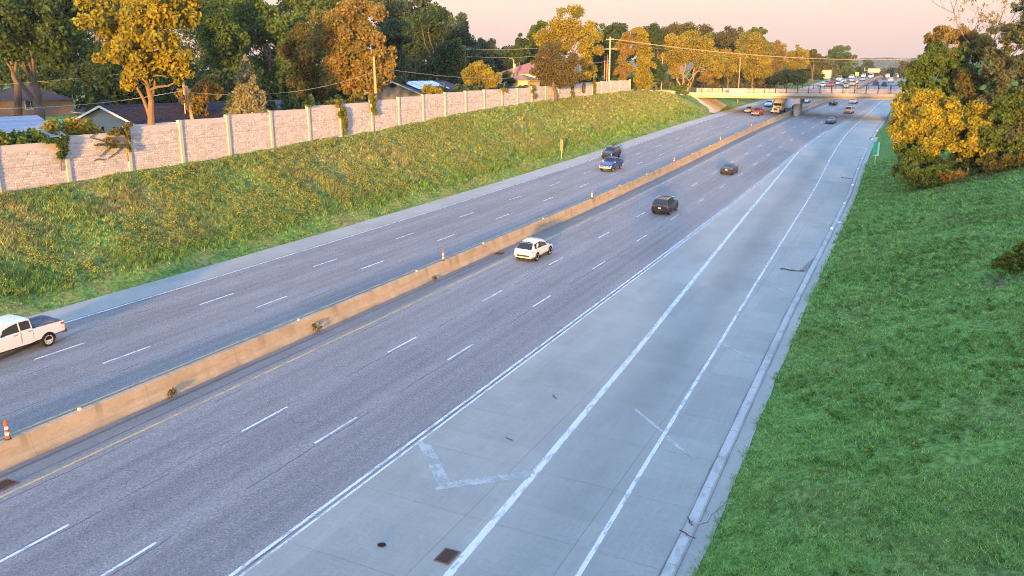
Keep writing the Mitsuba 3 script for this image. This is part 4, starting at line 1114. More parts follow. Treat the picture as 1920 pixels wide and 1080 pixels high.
tree_at('tree', 'broad golden tree fanning out from several pale stems by the bridge end', 'tree', (-30.0, 238), [(0.07, -1.37, 22.53, 6.88, 6.19, 5.15), (-4.01, -0.84, 21.17, 4.91, 4.42, 4.83), (4.51, -1.39, 21.78, 5.41, 4.87, 5.13), (7.3, 0.31, 17.56, 3.96, 3.56, 4.26), (-3.37, -0.33, 17.59, 3.27, 2.94, 3.44), (2.1, -1.12, 24.62, 4.52, 4.07, 2.91), (8.64, 0.25, 19.67, 2.69, 2.43, 3.41)], 'gold', 10500, 0.44, trunk_r=0.26,stems=5,limbs=4,trunk_top=8.5,seed=37,bark=(0.3, 0.19, 0.11),csize=0.27)
tree_at('shrub', 'low orange bush under the fanning golden tree', 'shrub', (-23.9, 236), [(-0.6, -0.01, 15.02, 2.32, 2.09, 1.69), (1.06, 0.24, 15.58, 1.78, 1.61, 2.03)], 'rust', 1600, 0.3, trunk_r=0.08,limbs=4,trunk_top=1.5,seed=38)
tree_at('tree', 'golden tree behind the left part of the bridge', 'tree', (-21.1, 254), [(-0.44, -1.08, 17.65, 4.78, 4.31, 3.99), (-2.85, 1.0, 20.38, 4.22, 3.79, 3.63), (1.44, -0.68, 20.32, 3.82, 3.44, 3.26)], 'gold', 5500, 0.46, trunk_r=0.25,seed=39)
tree_at('tree', 'large round golden tree over the middle of the bridge', 'tree', (-15.0, 262), [(-1.08, 1.21, 23.04, 5.89, 5.3, 4.66), (-3.2, -0.61, 19.98, 4.92, 4.43, 5.22), (2.29, 0.2, 20.71, 4.31, 3.88, 5.58), (0.98, -1.43, 16.92, 5.49, 4.95, 3.35), (-1.38, 0.29, 24.98, 4.32, 3.89, 2.42)], 'gold', 8500, 0.46, trunk_r=0.35,seed=40)
tree_at('tree', 'olive topped tall tree behind the golden bridge trees, left', 'tree', (-27.0, 305), [(-1.85, -0.08, 28.99, 5.05, 4.54, 3.05), (-4.45, -0.08, 27.27, 5.06, 4.55, 3.27), (2.08, -1.17, 26.78, 3.43, 3.09, 3.26)], 'olive', 4500, 0.55, trunk_r=0.35,seed=41)
tree_at('tree', 'green topped tall tree behind the golden bridge trees, right', 'tree', (-20.7, 305), [(-0.88, -1.03, 29.17, 3.66, 3.29, 2.82), (-0.36, 1.26, 26.8, 3.88, 3.5, 3.25)], 'green', 3400, 0.55, trunk_r=0.35,seed=42)
tree_at('tree', 'hazy olive tree high behind the fanning golden tree', 'tree', (-39.4, 290), [(-3.22, 2.58, 29.79, 8.82, 7.94, 3.14), (5.04, -2.16, 28.08, 6.58, 5.92, 3.54), (-8.9, 0.04, 28.41, 6.65, 5.98, 4.2)], 'olive', 5500, 0.6, trunk_r=0.35,seed=43)
tree_at('tree', 'orange brown tree right of the round golden tree', 'tree', (-11.8, 285), [(-0.29, -1.02, 20.26, 3.19, 2.87, 6.06), (0.2, -0.46, 23.52, 2.77, 2.49, 3.43), (-0.92, -0.35, 16.5, 3.19, 2.87, 2.62)], 'rust', 4200, 0.45, trunk_r=0.28,seed=44)
tree_at('tree', 'golden tree second beyond the bridge', 'tree', (-8.6, 310), [(-1.5, 1.42, 22.4, 5.08, 4.57, 3.29), (-3.33, -0.87, 20.08, 4.62, 4.16, 3.29), (1.65, 0.45, 21.48, 3.46, 3.12, 2.84), (-0.67, -0.3, 18.84, 4.62, 4.16, 2.85)], 'gold', 5000, 0.5, trunk_r=0.3,seed=45)
tree_at('tree', 'green gold tree third beyond the bridge', 'tree', (-6.7, 345), [(-1.13, 0.56, 22.47, 3.76, 3.38, 2.88), (1.9, 0.09, 21.08, 2.87, 2.59, 2.43), (-2.84, 0.08, 20.52, 3.1, 2.79, 2.66)], 'olive', 3800, 0.55, trunk_r=0.3,seed=46)
tree_at('tree', 'dark spreading tree behind the bridge railing', 'tree', (-6.8, 275), [(-0.2, 0.8, 15.85, 5.74, 5.17, 1.94), (-2.64, 0.58, 15.21, 3.49, 3.14, 1.56), (2.48, 1.05, 15.21, 3.48, 3.13, 1.55)], 'dark', 3600, 0.5, trunk_r=0.25,seed=47)
tree_at('tree', 'dark tree mass left of the roadside sign panel', 'tree', (-11.6, 392), [(-0.89, 0.76, 18.46, 5.03, 4.52, 5.03), (-4.64, -0.08, 17.13, 4.53, 4.08, 4.28), (2.93, 0.56, 17.34, 3.77, 3.39, 5.02)], 'dark', 4500, 0.75, trunk_r=0.3,seed=48)
tree_at('tree', 'dark tree behind the roadside sign panel', 'tree', (-6.8, 408), [(-0.32, -1.06, 18.53, 4.7, 4.23, 5.75), (-4.49, 0.44, 18.55, 3.92, 3.53, 5.23), (2.86, 0.88, 16.24, 3.65, 3.29, 3.92)], 'dull', 4200, 0.75, trunk_r=0.3,seed=49)
tree_at('tree', 'big dome shaped tree with gold lit top standing alone near the crest', 'tree', (-1.8, 430), [(-0.86, -1.81, 24.62, 6.05, 5.45, 4.68), (-4.84, -0.59, 23.96, 3.58, 3.22, 3.58), (2.7, -0.9, 22.94, 3.57, 3.22, 4.12), (-0.32, 0.09, 19.86, 6.87, 6.19, 5.5), (2.83, -0.56, 16.25, 4.12, 3.71, 3.3)], 'green', 6500, 0.7, trunk_r=0.4,seed=50)
tree_at('tree', 'small round dark tree right of the dome shaped tree', 'tree', (4.9, 520), [(-0.01, -1.92, 20.03, 5.65, 5.08, 4.32), (-3.18, 0.5, 17.46, 3.99, 3.59, 2.66)], 'bluegreen', 3200, 0.8, trunk_r=0.3,seed=51)
tree_at('tree', 'low dark tree beside the crest of the road, left of the overhead sign', 'tree', (2.0, 500), [(-0.72, -0.44, 15.73, 5.75, 5.18, 2.24), (-4.96, -0.47, 15.17, 3.84, 3.45, 1.92)], 'dark', 2600, 0.7, trunk_r=0.2,seed=52)
tree_at('tree', 'hazy far tree right of the overhead sign', 'tree', (15.4, 640), [(-0.59, 0.67, 18.47, 5.31, 4.78, 3.68), (-4.75, -0.32, 17.07, 4.49, 4.04, 2.45)], 'dull', 2400, 0.9, trunk_r=0.2,seed=53)
tree_at('tree', 'hazy far tree at the crest below the yellow branches', 'tree', (22.8, 620), [(-0.7, -1.01, 19.73, 5.14, 4.63, 4.35), (2.95, 0.79, 21.07, 4.35, 3.92, 4.75)], 'olive', 2400, 0.9, trunk_r=0.2,seed=54)
tree_at('tree', 'dark tree low behind the brick house at the far left', 'tree', (-140.8, 120), [(-3.21, 1.27, 16.11, 7.92, 7.13, 4.62), (5.68, 1.82, 15.04, 5.72, 5.15, 3.81), (-11.47, 1.44, 18.32, 7.49, 6.74, 6.13)], 'dark', 6000, 0.6, trunk_r=0.35,seed=101)
tree_at('tree', 'shady tree behind the roofs, between the gold tree and the tall green tree', 'tree', (-123.2, 140), [(-0.75, 0.86, 16.12, 7.18, 6.47, 4.57), (-7.09, -0.42, 18.41, 6.04, 5.44, 6.04), (6.88, 0.92, 14.99, 5.08, 4.58, 3.81)], 'green', 6000, 0.6, trunk_r=0.35,seed=102)
tree_at('tree', 'dark tree behind the russet small tree', 'tree', (-119.0, 150), [(-0.67, 0.69, 14.94, 7.33, 6.6, 4.0), (8.57, -2.03, 18.41, 5.86, 5.28, 5.21), (13.36, -1.0, 14.98, 5.75, 5.18, 3.84)], 'dark', 6000, 0.6, trunk_r=0.35,seed=103)
tree_at('tree', 'shadowed tree low between the spruce and the orange gold tree', 'tree', (-87.3, 140), [(0.99, -1.32, 14.03, 6.33, 5.7, 2.88), (5.26, 0.94, 15.07, 5.07, 4.56, 2.82), (-3.49, -1.52, 15.06, 4.68, 4.21, 3.51)], 'dark', 5500, 0.55, trunk_r=0.3,seed=104)
tree_at('tree', 'leafy dark tree low behind the grey green tree', 'tree', (-84.2, 165), [(0.78, -1.08, 16.12, 6.33, 5.7, 3.8), (7.52, 1.65, 16.12, 5.57, 5.01, 3.71), (-1.73, -1.35, 19.62, 5.11, 4.6, 4.47)], 'dark', 5500, 0.6, trunk_r=0.3,seed=105)
tree_at('tree', 'tall broad dark tree right behind the skylight house', 'tree', (-71.7, 185), [(0.29, -0.27, 23.56, 6.01, 5.41, 4.67), (-2.65, 0.19, 19.89, 5.37, 4.84, 4.7), (3.85, -1.18, 19.21, 3.98, 3.58, 3.98), (-0.11, -1.58, 27.17, 4.69, 4.22, 4.02)], 'bluegreen', 6500, 0.65, trunk_r=0.4,seed=106)
tree_at('tree', 'distant green tree closing the sky gap at its left side', 'tree', (-98.9, 250), [(-1.26, 2.66, 22.06, 8.28, 7.45, 4.32), (5.67, 2.22, 20.83, 7.17, 6.45, 4.27), (-5.17, 0.74, 20.39, 6.26, 5.63, 4.94)], 'green', 5000, 0.7, trunk_r=0.35,seed=107)
tree_at('tree', 'tall dark tree just left of the bright golden tree', 'tree', (-65.5, 215), [(0.28, -0.82, 23.75, 3.73, 3.36, 4.48), (-0.62, -1.57, 20.3, 4.49, 4.04, 4.49), (1.36, -0.87, 26.87, 2.98, 2.68, 2.98)], 'green', 5000, 0.6, trunk_r=0.35,seed=108)
tree_at('tree', 'distant tree closing the sky gap at its right side', 'tree', (-93.0, 260), [(0.91, -1.97, 21.59, 6.35, 5.72, 4.02), (4.91, -0.22, 21.25, 6.31, 5.68, 4.59)], 'bluegreen', 4000, 0.75, trunk_r=0.35,seed=109)
tree_at('tree', 'dark back row tree behind the very tall utility pole', 'tree', (-56.3, 240), [(0.01, -0.83, 25.13, 5.64, 5.07, 5.35), (4.34, -1.47, 22.1, 5.61, 5.05, 6.21), (-3.21, 1.64, 20.73, 4.71, 4.24, 5.36), (4.93, -0.47, 18.4, 5.6, 5.04, 4.43)], 'green', 5500, 0.65, trunk_r=0.35,seed=110)
tree_at('tree', 'olive back row tree behind the columnar golden tree', 'tree', (-46.4, 265), [(-0.62, 0.36, 26.65, 7.12, 6.41, 4.82), (3.92, -0.39, 24.17, 6.08, 5.47, 5.77), (-3.76, -0.19, 23.47, 5.1, 4.59, 5.81), (2.4, -0.19, 19.39, 6.09, 5.48, 4.81)], 'olive', 5500, 0.65, trunk_r=0.35,seed=111)
tree_at('tree', 'tall olive back row tree over the bridge end', 'tree', (-33.3, 300), [(-1.04, 1.59, 26.5, 6.8, 6.12, 4.3), (-3.67, 1.91, 23.35, 6.81, 6.13, 5.38), (3.44, -1.64, 22.33, 5.65, 5.08, 5.36)], 'olive', 5000, 0.65, trunk_r=0.35,seed=112)
tree_at('tree', 'dusky tree low behind the left span of the bridge', 'tree', (-29.2, 275), [(-0.06, -0.18, 16.17, 6.23, 5.61, 3.54), (5.23, -1.47, 15.2, 5.17, 4.66, 2.94), (-5.43, 1.43, 15.18, 4.17, 3.75, 2.96)], 'olive', 4500, 0.55, trunk_r=0.25,seed=113)
tree_at('tree', 'golden low tree behind the middle of the bridge railing', 'tree', (-21.8, 290), [(-0.02, -0.6, 16.18, 6.09, 5.48, 3.51), (5.22, 0.88, 15.84, 4.99, 4.49, 3.29), (8.45, -0.14, 15.17, 4.33, 3.9, 2.67)], 'gold', 4500, 0.55, trunk_r=0.25,seed=114)
tree_at('tree', 'dark low tree behind the railing, right of the pole beyond the bridge', 'tree', (-15.0, 300), [(0.01, -0.44, 15.14, 4.48, 4.04, 2.55), (5.66, -1.51, 14.8, 5.59, 5.03, 2.12)], 'dark', 3500, 0.55, trunk_r=0.2,seed=115)
tree_at('tree', 'tall olive tree between the golden trees and the sign panel', 'tree', (-12.0, 370), [(-0.4, -1.12, 20.42, 5.22, 4.7, 4.75), (-3.99, -0.92, 18.33, 4.28, 3.85, 4.28), (3.16, 0.02, 18.32, 3.56, 3.2, 4.27)], 'olive', 4500, 0.65, trunk_r=0.3,seed=116)
tree_at('tree', 'dark tree mass right behind the sign panel', 'tree', (-5.3, 430), [(0.43, -1.6, 18.18, 5.5, 4.95, 4.95), (5.13, -0.4, 16.73, 4.12, 3.71, 3.85), (-4.12, -0.69, 15.77, 4.13, 3.72, 3.3)], 'dark', 4500, 0.75, trunk_r=0.3,seed=117)
tree_at('tree', 'low hazy tree line tree beyond the crest, left one', 'tree', (4.3, 640), [(-0.37, -1.33, 17.07, 8.17, 7.36, 2.86), (-7.12, -0.3, 16.37, 6.13, 5.52, 2.45)], 'bluegreen', 2600, 0.9, trunk_r=0.2,seed=118)
tree_at('tree', 'low hazy tree line tree beyond the crest, right one', 'tree', (18.7, 700), [(-0.37, -2.85, 16.4, 8.93, 8.04, 3.13), (-7.68, 0.94, 16.4, 6.7, 6.03, 2.68)], 'dull', 2600, 0.9, trunk_r=0.2,seed=119)


# the bush by the abutment, then the thicket on the right bank
tree('bush', 'green bush growing beside the bridge abutment on the left bank', 'bush', (-26.2, 217.5), [(0, 0, 1.3, 1.3, 1.2, 1.2), (1.0, -.5, 2.0, 1.1, 1.0, 1.0), (-1.2, .2, 1.6, 1.2, 1.0, 1.0), (1.6, -1.0, .6, .9, .9, .7)], 'green', 2200, .26, trunk_r=.06, limbs=3, trunk_top=.7, seed=411)


def rt(name, label, base, lobes, pal, n, leaf, **kw):
    z = gz(*base)
    kw.setdefault('group', 'trees and shrubs of the right hand thicket')
    return tree(name, label, 'tree' if 'tree' in name else 'shrub', base, [(a - base[0], b - base[1], c - z, d, e, f_) for a, b, c, d, e, f_ in lobes], pal, n, leaf, **kw)


rt('yellow_tree', 'bright yellow leaved tree leaning out over the grass towards the road', (29.6, 116), [(26.6, 118, 11.4, 2.2, 2.4, 1.8), (27.0, 116, 9.0, 2.3, 2.3, 1.7), (29.2, 114, 10.8, 2.6, 2.3, 2.2), (30.4, 113, 8.2, 2.4, 2.2, 1.9), (28.6, 116, 13.0, 2.4, 2.2, 1.5), (26.2, 119, 9.6, 1.7, 2.0, 1.5), (32.0, 113, 11.4, 2.0, 1.9, 2.2), (27.2, 119, 13.2, 1.7, 1.8, 1.2)],
   'yellow', 26000, .18, trunk_r=.2, limbs=6, trunk_top=4.5, seed=71, csize=.36, per=30)
rt('yellow_tree', 'slim yellow leaved tree at the right end of the bright yellow foliage', (34.0, 112), [(33.8, 111, 9.6, 1.5, 1.6, 2.2), (34.6, 112, 11.6, 1.6, 1.6, 1.8), (33.2, 112, 7.4, 1.4, 1.4, 1.3)], 'yellow', 7500, .19, trunk_r=.14, limbs=4, trunk_top=4.5, seed=72, csize=.4, per=20)
rt('green_tree', 'round headed green tree rising above the yellow leaved tree', (30.0, 121), [(28.6, 121, 17.0, 2.6, 2.6, 2.0), (31.2, 122, 16.4, 2.8, 2.6, 2.2), (27.4, 121, 15.2, 2.0, 2.2, 1.7), (32.4, 122, 18.4, 2.2, 2.2, 1.7), (29.6, 122, 18.8, 2.2, 2.2, 1.4), (30.4, 121, 14.2, 3.0, 2.8, 1.7), (33.6, 121, 15.0, 2.2, 2.2, 2.0)],
   'green', 22000, .21, trunk_r=.24, limbs=6, trunk_top=11, seed=73, csize=.24, per=24)
rt('rust_tree', 'orange brown topped tree behind the round headed green tree', (31.0, 127), [(30.0, 127, 21.2, 2.2, 2.2, 1.0), (32.4, 127, 20.8, 2.6, 2.4, 1.3), (34.6, 126, 19.4, 2.4, 2.2, 1.8), (28.6, 127, 20.2, 1.4, 1.6, .9)], 'rust', 6500, .24, trunk_r=.2, limbs=5, trunk_top=11, seed=74)
rt('dull_tree', 'tall dull grey green tree at the right edge of the picture', (38.5, 113), [(36.6, 113, 16.6, 3.0, 3.0, 3.0), (38.8, 112, 19.6, 3.2, 3.0, 3.0), (35.2, 113, 12.8, 2.6, 2.6, 2.6), (38.4, 112, 13.5, 3.4, 3.0, 3.4), (37.0, 111, 9.6, 3.2, 2.8, 2.4), (41.5, 112, 17.0, 3.2, 3.0, 3.4), (41.4, 112, 11.2, 3.2, 3.0, 3.0), (35.4, 114, 17.2, 1.8, 2.0, 2.4), (39.6, 112, 22.4, 2.6, 2.6, 1.8), (36.4, 113, 20.6, 2.2, 2.2, 1.8), (42.0, 112, 22.6, 2.6, 2.4, 2.2), (37.6, 112.5, 23.2, 1.6, 1.8, 1.2)],
   'dull', 27000, .22, trunk_r=.26, limbs=7, trunk_top=9, seed=75, csize=.32)
rt('olive_tree', 'olive green tree between the round green tree and the dull grey green tree', (34.0, 117), [(33.4, 117, 12.6, 2.4, 2.4, 2.6), (34.4, 116, 10.2, 2.4, 2.2, 2.2), (33.0, 118, 15.2, 2.0, 2.2, 1.8)], 'olive', 7500, .24, trunk_r=.18, limbs=5, trunk_top=7, seed=76)
rt('green_shrub', 'dark green shrub at the lower left foot of the thicket', (29.4, 109.5), [(28.2, 110, 4.6, 1.7, 1.6, 1.3), (29.8, 109, 4.0, 1.7, 1.5, 1.2), (30.8, 109, 4.9, 1.6, 1.5, 1.4), (27.0, 112, 4.9, 1.4, 1.5, 1.1)], 'green', 6500, .2, trunk_r=.08, limbs=4, trunk_top=.9, seed=77)
rt('green_tree', 'leafy green tree between the yellow foliage and the right edge of the picture', (37.0, 110.5), [(35.8, 110, 8.8, 2.0, 1.8, 1.8), (38.2, 110, 8.2, 2.2, 1.8, 2.2), (40.4, 110, 9.4, 2.2, 1.8, 2.4), (36.8, 110, 12.0, 2.0, 1.8, 2.0), (39.4, 110, 12.6, 2.2, 1.8, 2.2)], 'green', 12000, .2, trunk_r=.14, limbs=5, trunk_top=5, seed=82, csize=.34, per=20)
rt('green_shrub', 'low leafy shrub at the foot of the thicket beside the right edge', (38.5, 107.5), [(37.2, 107.5, 6.9, 1.5, 1.3, .9), (39.0, 107.5, 7.3, 1.5, 1.3, 1.0), (41.0, 107.5, 7.9, 1.6, 1.3, 1.1), (35.4, 108, 6.4, 1.3, 1.2, .8)], 'olive', 5000, .18, trunk_r=.06, limbs=4, trunk_top=.8, seed=83)
rt('green_shrub', 'leafy green bush under the left end of the yellow foliage, nearest the road', (27.6, 114), [(26.9, 115, 7.0, 1.3, 1.5, 1.2), (27.6, 113.5, 5.6, 1.5, 1.5, 1.3), (28.6, 113, 6.6, 1.4, 1.4, 1.2), (28.4, 112, 4.2, 1.3, 1.2, .9)], 'green', 6000, .18, trunk_r=.07, limbs=4, trunk_top=1.5, seed=84, csize=.36, per=16)
rt('orange_shrub', 'low orange leaved shrub at the foot of the thicket', (32.0, 108.5), [(31.6, 108.4, 4.7, .9, .9, .6), (32.8, 108.4, 5.0, .8, .8, .5)], 'rust', 1500, .18, trunk_r=.05, limbs=3, trunk_top=.5, seed=78)
rt('dark_shrub', 'shady bushes filling the middle of the thicket below the yellow leaves', (33.6, 113), [(30.0, 114, 5.4, 2.0, 2.0, 1.5), (33.4, 114, 6.2, 2.2, 2.0, 1.9), (36.0, 113, 7.0, 2.4, 2.0, 1.6), (34.8, 112, 6.0, 1.8, 1.6, 1.2), (29.0, 119, 7.0, 2.6, 2.0, 2.6), (32.5, 119, 9.0, 3.0, 2.0, 3.2), (36.0, 118, 10.5, 3.0, 2.0, 3.6), (39.5, 117, 11.0, 3.0, 2.0, 4.0), (30.5, 119, 11.0, 2.4, 1.8, 2.4)], 'dark', 16000, .24, trunk_r=.1, limbs=5, trunk_top=2, seed=79)
rt('yellow_tree', 'sparse yellow sapling beside the slim dark trunks in the thicket', (35.6, 110.5), [(35.4, 110, 7.4, 1.3, 1.1, 1.2), (36.6, 110, 6.2, 1.2, 1.0, .8)], 'yellow', 1500, .2, trunk_r=.09, limbs=4, trunk_top=2.5, seed=80)
rt('golden_tree', 'small golden tree on the far left side of the thicket beside the horizon', (26.4, 140), [(26.4, 140, 16.4, 1.0, 1.4, 1.2), (26.8, 140, 14.0, 1.3, 1.6, 1.5), (26.4, 140, 11.6, 1.5, 1.8, 1.5), (26.0, 141, 9.4, 1.4, 1.8, 1.4)], 'gold', 4500, .26, trunk_r=.16, limbs=4, trunk_top=6, seed=81)


def bare_tree(label, x, y, h, seed, spread=.5, n_leaf=0, pal='brown', zs=0.0):
    g = np.random.default_rng(seed)
    t = thing('bare_tree', label, 'tree', 'bare twiggy trees at the top right')
    z0 = gz(x, y)
    mb, tips = MB(), []

    def grow(p, d, L, r, depth):
        n = 5
        q = [p]
        for _ in range(n):
            d = d + g.normal(0, .11, 3) + [0, 0, .02]
            d = d / np.linalg.norm(d)
            q.append(q[-1] + d * L / n)
        mb.tube(q, np.linspace(r, r * .6, n + 1), (.20, .14, .12), 5, cap=False)
        tips.append(q[-1])
        if depth:
            for k in range(3 if depth > 1 else 4):
                i = g.integers(2, n + 1)
                e = d + g.normal(0, spread, 3)
                e[2] = abs(e[2]) * .8 + .25
                grow(q[i], e / np.linalg.norm(e), L * g.uniform(.5, .75), max(r * .5, .012), depth - 1)
    grow(np.array([x, y, z0 - .3]), np.array([0, 0, 1.0]), h * .55, .15, 4)
    mb.part('trunk', 'm_paint', t)
    if n_leaf:
        tp = np.array(tips[len(tips) // 4:])
        v, f, c = leaves(g, tp, np.full((len(tp), 3), .45), n_leaf, .2, PAL[pal])
        part('crown', (v, f), 'm_leaf', t, color=c)


bare_tree('tall bare tree with red brown twigs against the sky, left one', 34.2, 128, 21, 91, .5, 900, 'rust')
bare_tree('tall bare tree with fine twigs at the top right corner', 39.0, 124, 24, 92, .5, 700, 'brown')
bare_tree('thin bare sapling sticking out of the thicket on its left', 26.3, 141, 13.5, 93, .35, 0)
tree('evergreen_shrub', 'feathery green shrub at the right edge on the grass bank', 'shrub', (33.9, 61.5), [(.2, 0, 1.0, 1.0, 1.0, .7), (-.6, 0, .5, .7, .7, .4), (.6, .4, 1.8, .8, .8, .5)], 'green', 4500, .12, trunk_r=.05, limbs=3, trunk_top=.4, seed=94, stretch=3.0)
for k, (x, y, s) in enumerate(((33.2, 59.6, 1.2), (36.5, 108.0, 1.6))):
    g = np.random.default_rng(200 + k)
    mb = MB()
    for _ in range(220 if k == 0 else 420):
        a = g.uniform(0, math.pi)
        px, py = x + g.normal(0, s), y + g.normal(0, s * .45)
        z = gz(px, py) + g.uniform(.02, .16)
        dl = g.uniform(.15, .45)
        mb.tube([[px, py, z], [px + dl * math.cos(a), py + dl * math.sin(a), z + g.uniform(-.03, .12)]], .012, np.array((.17, .13, .10)) * g.uniform(.6, 1.3), 3, cap=False)
    mb.single('dead_grass', 'm_paint', ('patch of dead brown grass below the feathery shrub', 'dry brown brush along the foot of the thicket')[k], 'dead grass', kind='stuff')

# ---------------------------------------------------------------- bridge
BR = thing('road_bridge', 'concrete bridge carrying a local road over the highway, half in sun', 'bridge')
BX0, BX1, BY0, BY1, BZ = -25.5, 31.0, 222.0, 233.5, 10.95
CON, CON2 = (.44, .385, .31), (.40, .36, .31)
MB().box([BX0, BY0, BZ], [BX1, BY1, BZ + .48], CON).part('deck', 'm_paint', BR)
MB().box([BX0, BY0 - .06, BZ + .10], [BX1, BY0 + .34, BZ + .72], CON).part('edge_beam', 'm_paint', BR)
MB().box([BX0, BY1 - .34, BZ + .482], [BX1, BY1 + .06, BZ + 1.6], (.50, .40, .34)).part('parapet', 'm_paint', BR)
for k in range(6):
    y = BY0 + 1.0 + k * 1.9
    MB().box([BX0 + .5, y - .22, BZ - .62], [BX1, y + .22, BZ], CON2).part('girder', 'm_paint', BR)
fm = (.045, .04, .045)
for k, x in enumerate(np.arange(BX0 + 1.2, BX1 - .5, 2.62)):
    MB().box([x - .09, BY0 + .02, BZ + .721], [x + .09, BY0 + .2, BZ + 2.75], fm).part('fence_post', 'm_paint', BR)
    MB().box([x - .06, BY1 - .2, BZ + 1.6], [x + .06, BY1 - .08, BZ + 2.6], fm).part('fence_post', 'm_paint', BR)
for z, h_ in ((.85, .05), (1.5, .05), (2.58, .06)):
    MB().box([BX0 + 1.2, BY0 + .08, BZ + z], [BX1 - .6, BY0 + .14, BZ + z + h_], fm).part('rail', 'm_paint', BR)
MB().box([BX0 + 1.2, BY1 - .17, BZ + 2.5], [BX1 - .6, BY1 - .11, BZ + 2.56], fm).part('rail', 'm_paint', BR)
mb = MB()
for x in np.arange(BX0 + 1.3, BX1 - .7, .30):
    mb.box([x - .010, BY0 + .095, BZ + .90], [x + .010, BY0 + .115, BZ + 1.5], fm)
mb.part('picket', 'm_paint', BR, stuff=True)
MB().box([-14.6, BY0 - .16, BZ - .12], [-10.4, BY0 - .07, BZ + 1.75], (.58, .48, .38)).part('sign_panel', 'm_paint', BR, label='plain pale panel hung on the bridge railing over the oncoming lanes')
px = 1.75
MB().box([px - .95, BY0 + .3, BZ - 1.9], [px + .95, BY1 - .3, BZ - .622], (.50, .48, .46)).part('pier_cap', 'm_paint', BR)
a = np.arange(20) * 2 * math.pi / 20
zt0 = float(zc(227))
ring = lambda z, rx, ry: np.stack([px + rx * np.sign(np.cos(a)) * np.abs(np.cos(a)) ** .6, 227.7 + ry * np.sign(np.sin(a)) * np.abs(np.sin(a)) ** .6, 0 * a + z], 1)
MB().loft([ring(zt0 - .3, .95, 3.8), ring(BZ - 1.9, .85, 3.7)], (.44, .42, .41)).part('pier', 'm_paint', BR, smooth=True)
# abutment slopes
for s, xs0, xs1, lab in ((-1, -23.2, -17.2, 'left'), (1, 30.5, 23.0, 'right')):
    mb = MB()
    n = 9
    ys = np.linspace(BY0 - 4.5, BY1 + 1.0, n)
    rows = []
    for t in np.linspace(0, 1, 7):
        x = xs0 + (xs1 - xs0) * t
        row = []
        for y in ys:
            e = max(0, (BY0 - y) / 4.5)
            zz = ground_z(x - xc(y), y) + .16
            row.append([x - s * 0 - e * 1.2 * (1 - t), y, zz])
        rows.append(row)
    mb.loft(np.array(rows), (.46, .40, .33), closed=False)
    mb.part('slope_paving', 'm_paint', BR)
    MB().box([xs0 + (-1.2 if s < 0 else -.2), BY0 + .2, BZ - 2.2], [xs0 + (.2 if s < 0 else 1.2), BY1 - .2, BZ - .01], (.5, .44, .36)).part('abutment', 'm_paint', BR)
MB().box([BX0 - 8.5, BY0 - .1, BZ - .6], [BX0, BY0 + .25, BZ + 1.15], CON).part('wing_wall', 'm_paint', BR)
xa = np.linspace(-120, BX0, 30)
zz = np.maximum(BZ + .49, np.array([max(gz(x, 223), gz(x, 233)) for x in xa]) + .1)
v = np.concatenate([np.stack([xa, 0 * xa + BY0 + .35, zz], 1), np.stack([xa, 0 * xa + BY1 - .35, zz], 1)])
q = [[i, i + 1, 31 + i, 30 + i] for i in range(29)]
q = np.array(q)
struct('cross_road', (v, np.vstack([q[:, [0, 1, 2]], q[:, [0, 2, 3]]])), 'm_asphalt', 'local road leading onto the bridge', uv=np.stack([v[:, 1] * 3, v[:, 0]], 1))
GR = thing('guard_rail', 'sunlit guard rail beside the local road left of the bridge', 'guard rail')
pts = [(-45.5, 216.5), (-41, 217.2), (-37.5, 218.2), (-34.2, 220.5)]
for (xa_, ya_) in pts:
    MB().box([xa_ - .08, ya_ - .08, gz(xa_, ya_) - .4], [xa_ + .08, ya_ + .08, gz(xa_, ya_) + .75], (.32, .24, .16)).part('post', 'm_paint', GR)
mb = MB()
rings = []
for xa_, ya_ in pts:
    z = gz(xa_, ya_)
    rings.append([[xa_, ya_ - .10, z + .38], [xa_, ya_ - .16, z + .46], [xa_, ya_ - .10, z + .54], [xa_, ya_ - .16, z + .62], [xa_, ya_ - .10, z + .72], [xa_, ya_ - .05, z + .72], [xa_, ya_ - .05, z + .38]])
mb.loft(np.array(rings), (.66, .56, .36)).part('beam', 'm_paint', GR)
ss = thing('street_sign', 'small yellow green street sign on a white post left of the bridge', 'street sign')
z = gz(-37.0, 222)
MB().tube([[-37.0, 222, z - .2], [-37.0, 222, z + 2.5]], .06, (.7, .7, .7), 6).part('post', 'm_paint', ss)
MB().box([-37.6, 221.9, z + 2.3], [-36.4, 221.94, z + 2.75], (.55, .62, .12)).part('panel', 'm_paint', ss)

# ---------------------------------------------------------------- roadside signs
def board(name, label, cat, x, y, w, h_, zc_, face, zb=None, posts=1, back=None, post_c=(.4, .4, .4)):
    t = thing(name, label, cat)
    zb = gz(x, y) - .3 if zb is None else zb
    for s in np.linspace(-.5, .5, posts) * w * .7 if posts > 1 else (0.0,):
        MB().box([x + s - .05, y + .03, zb], [x + s + .05, y + .10, zc_ + h_ * .4], post_c).part('post', 'm_paint', t)
    MB().box([x - w / 2, y - .03, zc_ - h_ / 2], [x + w / 2, y + .03, zc_ + h_ / 2], face).part('panel', 'm_paint', t)
    return t


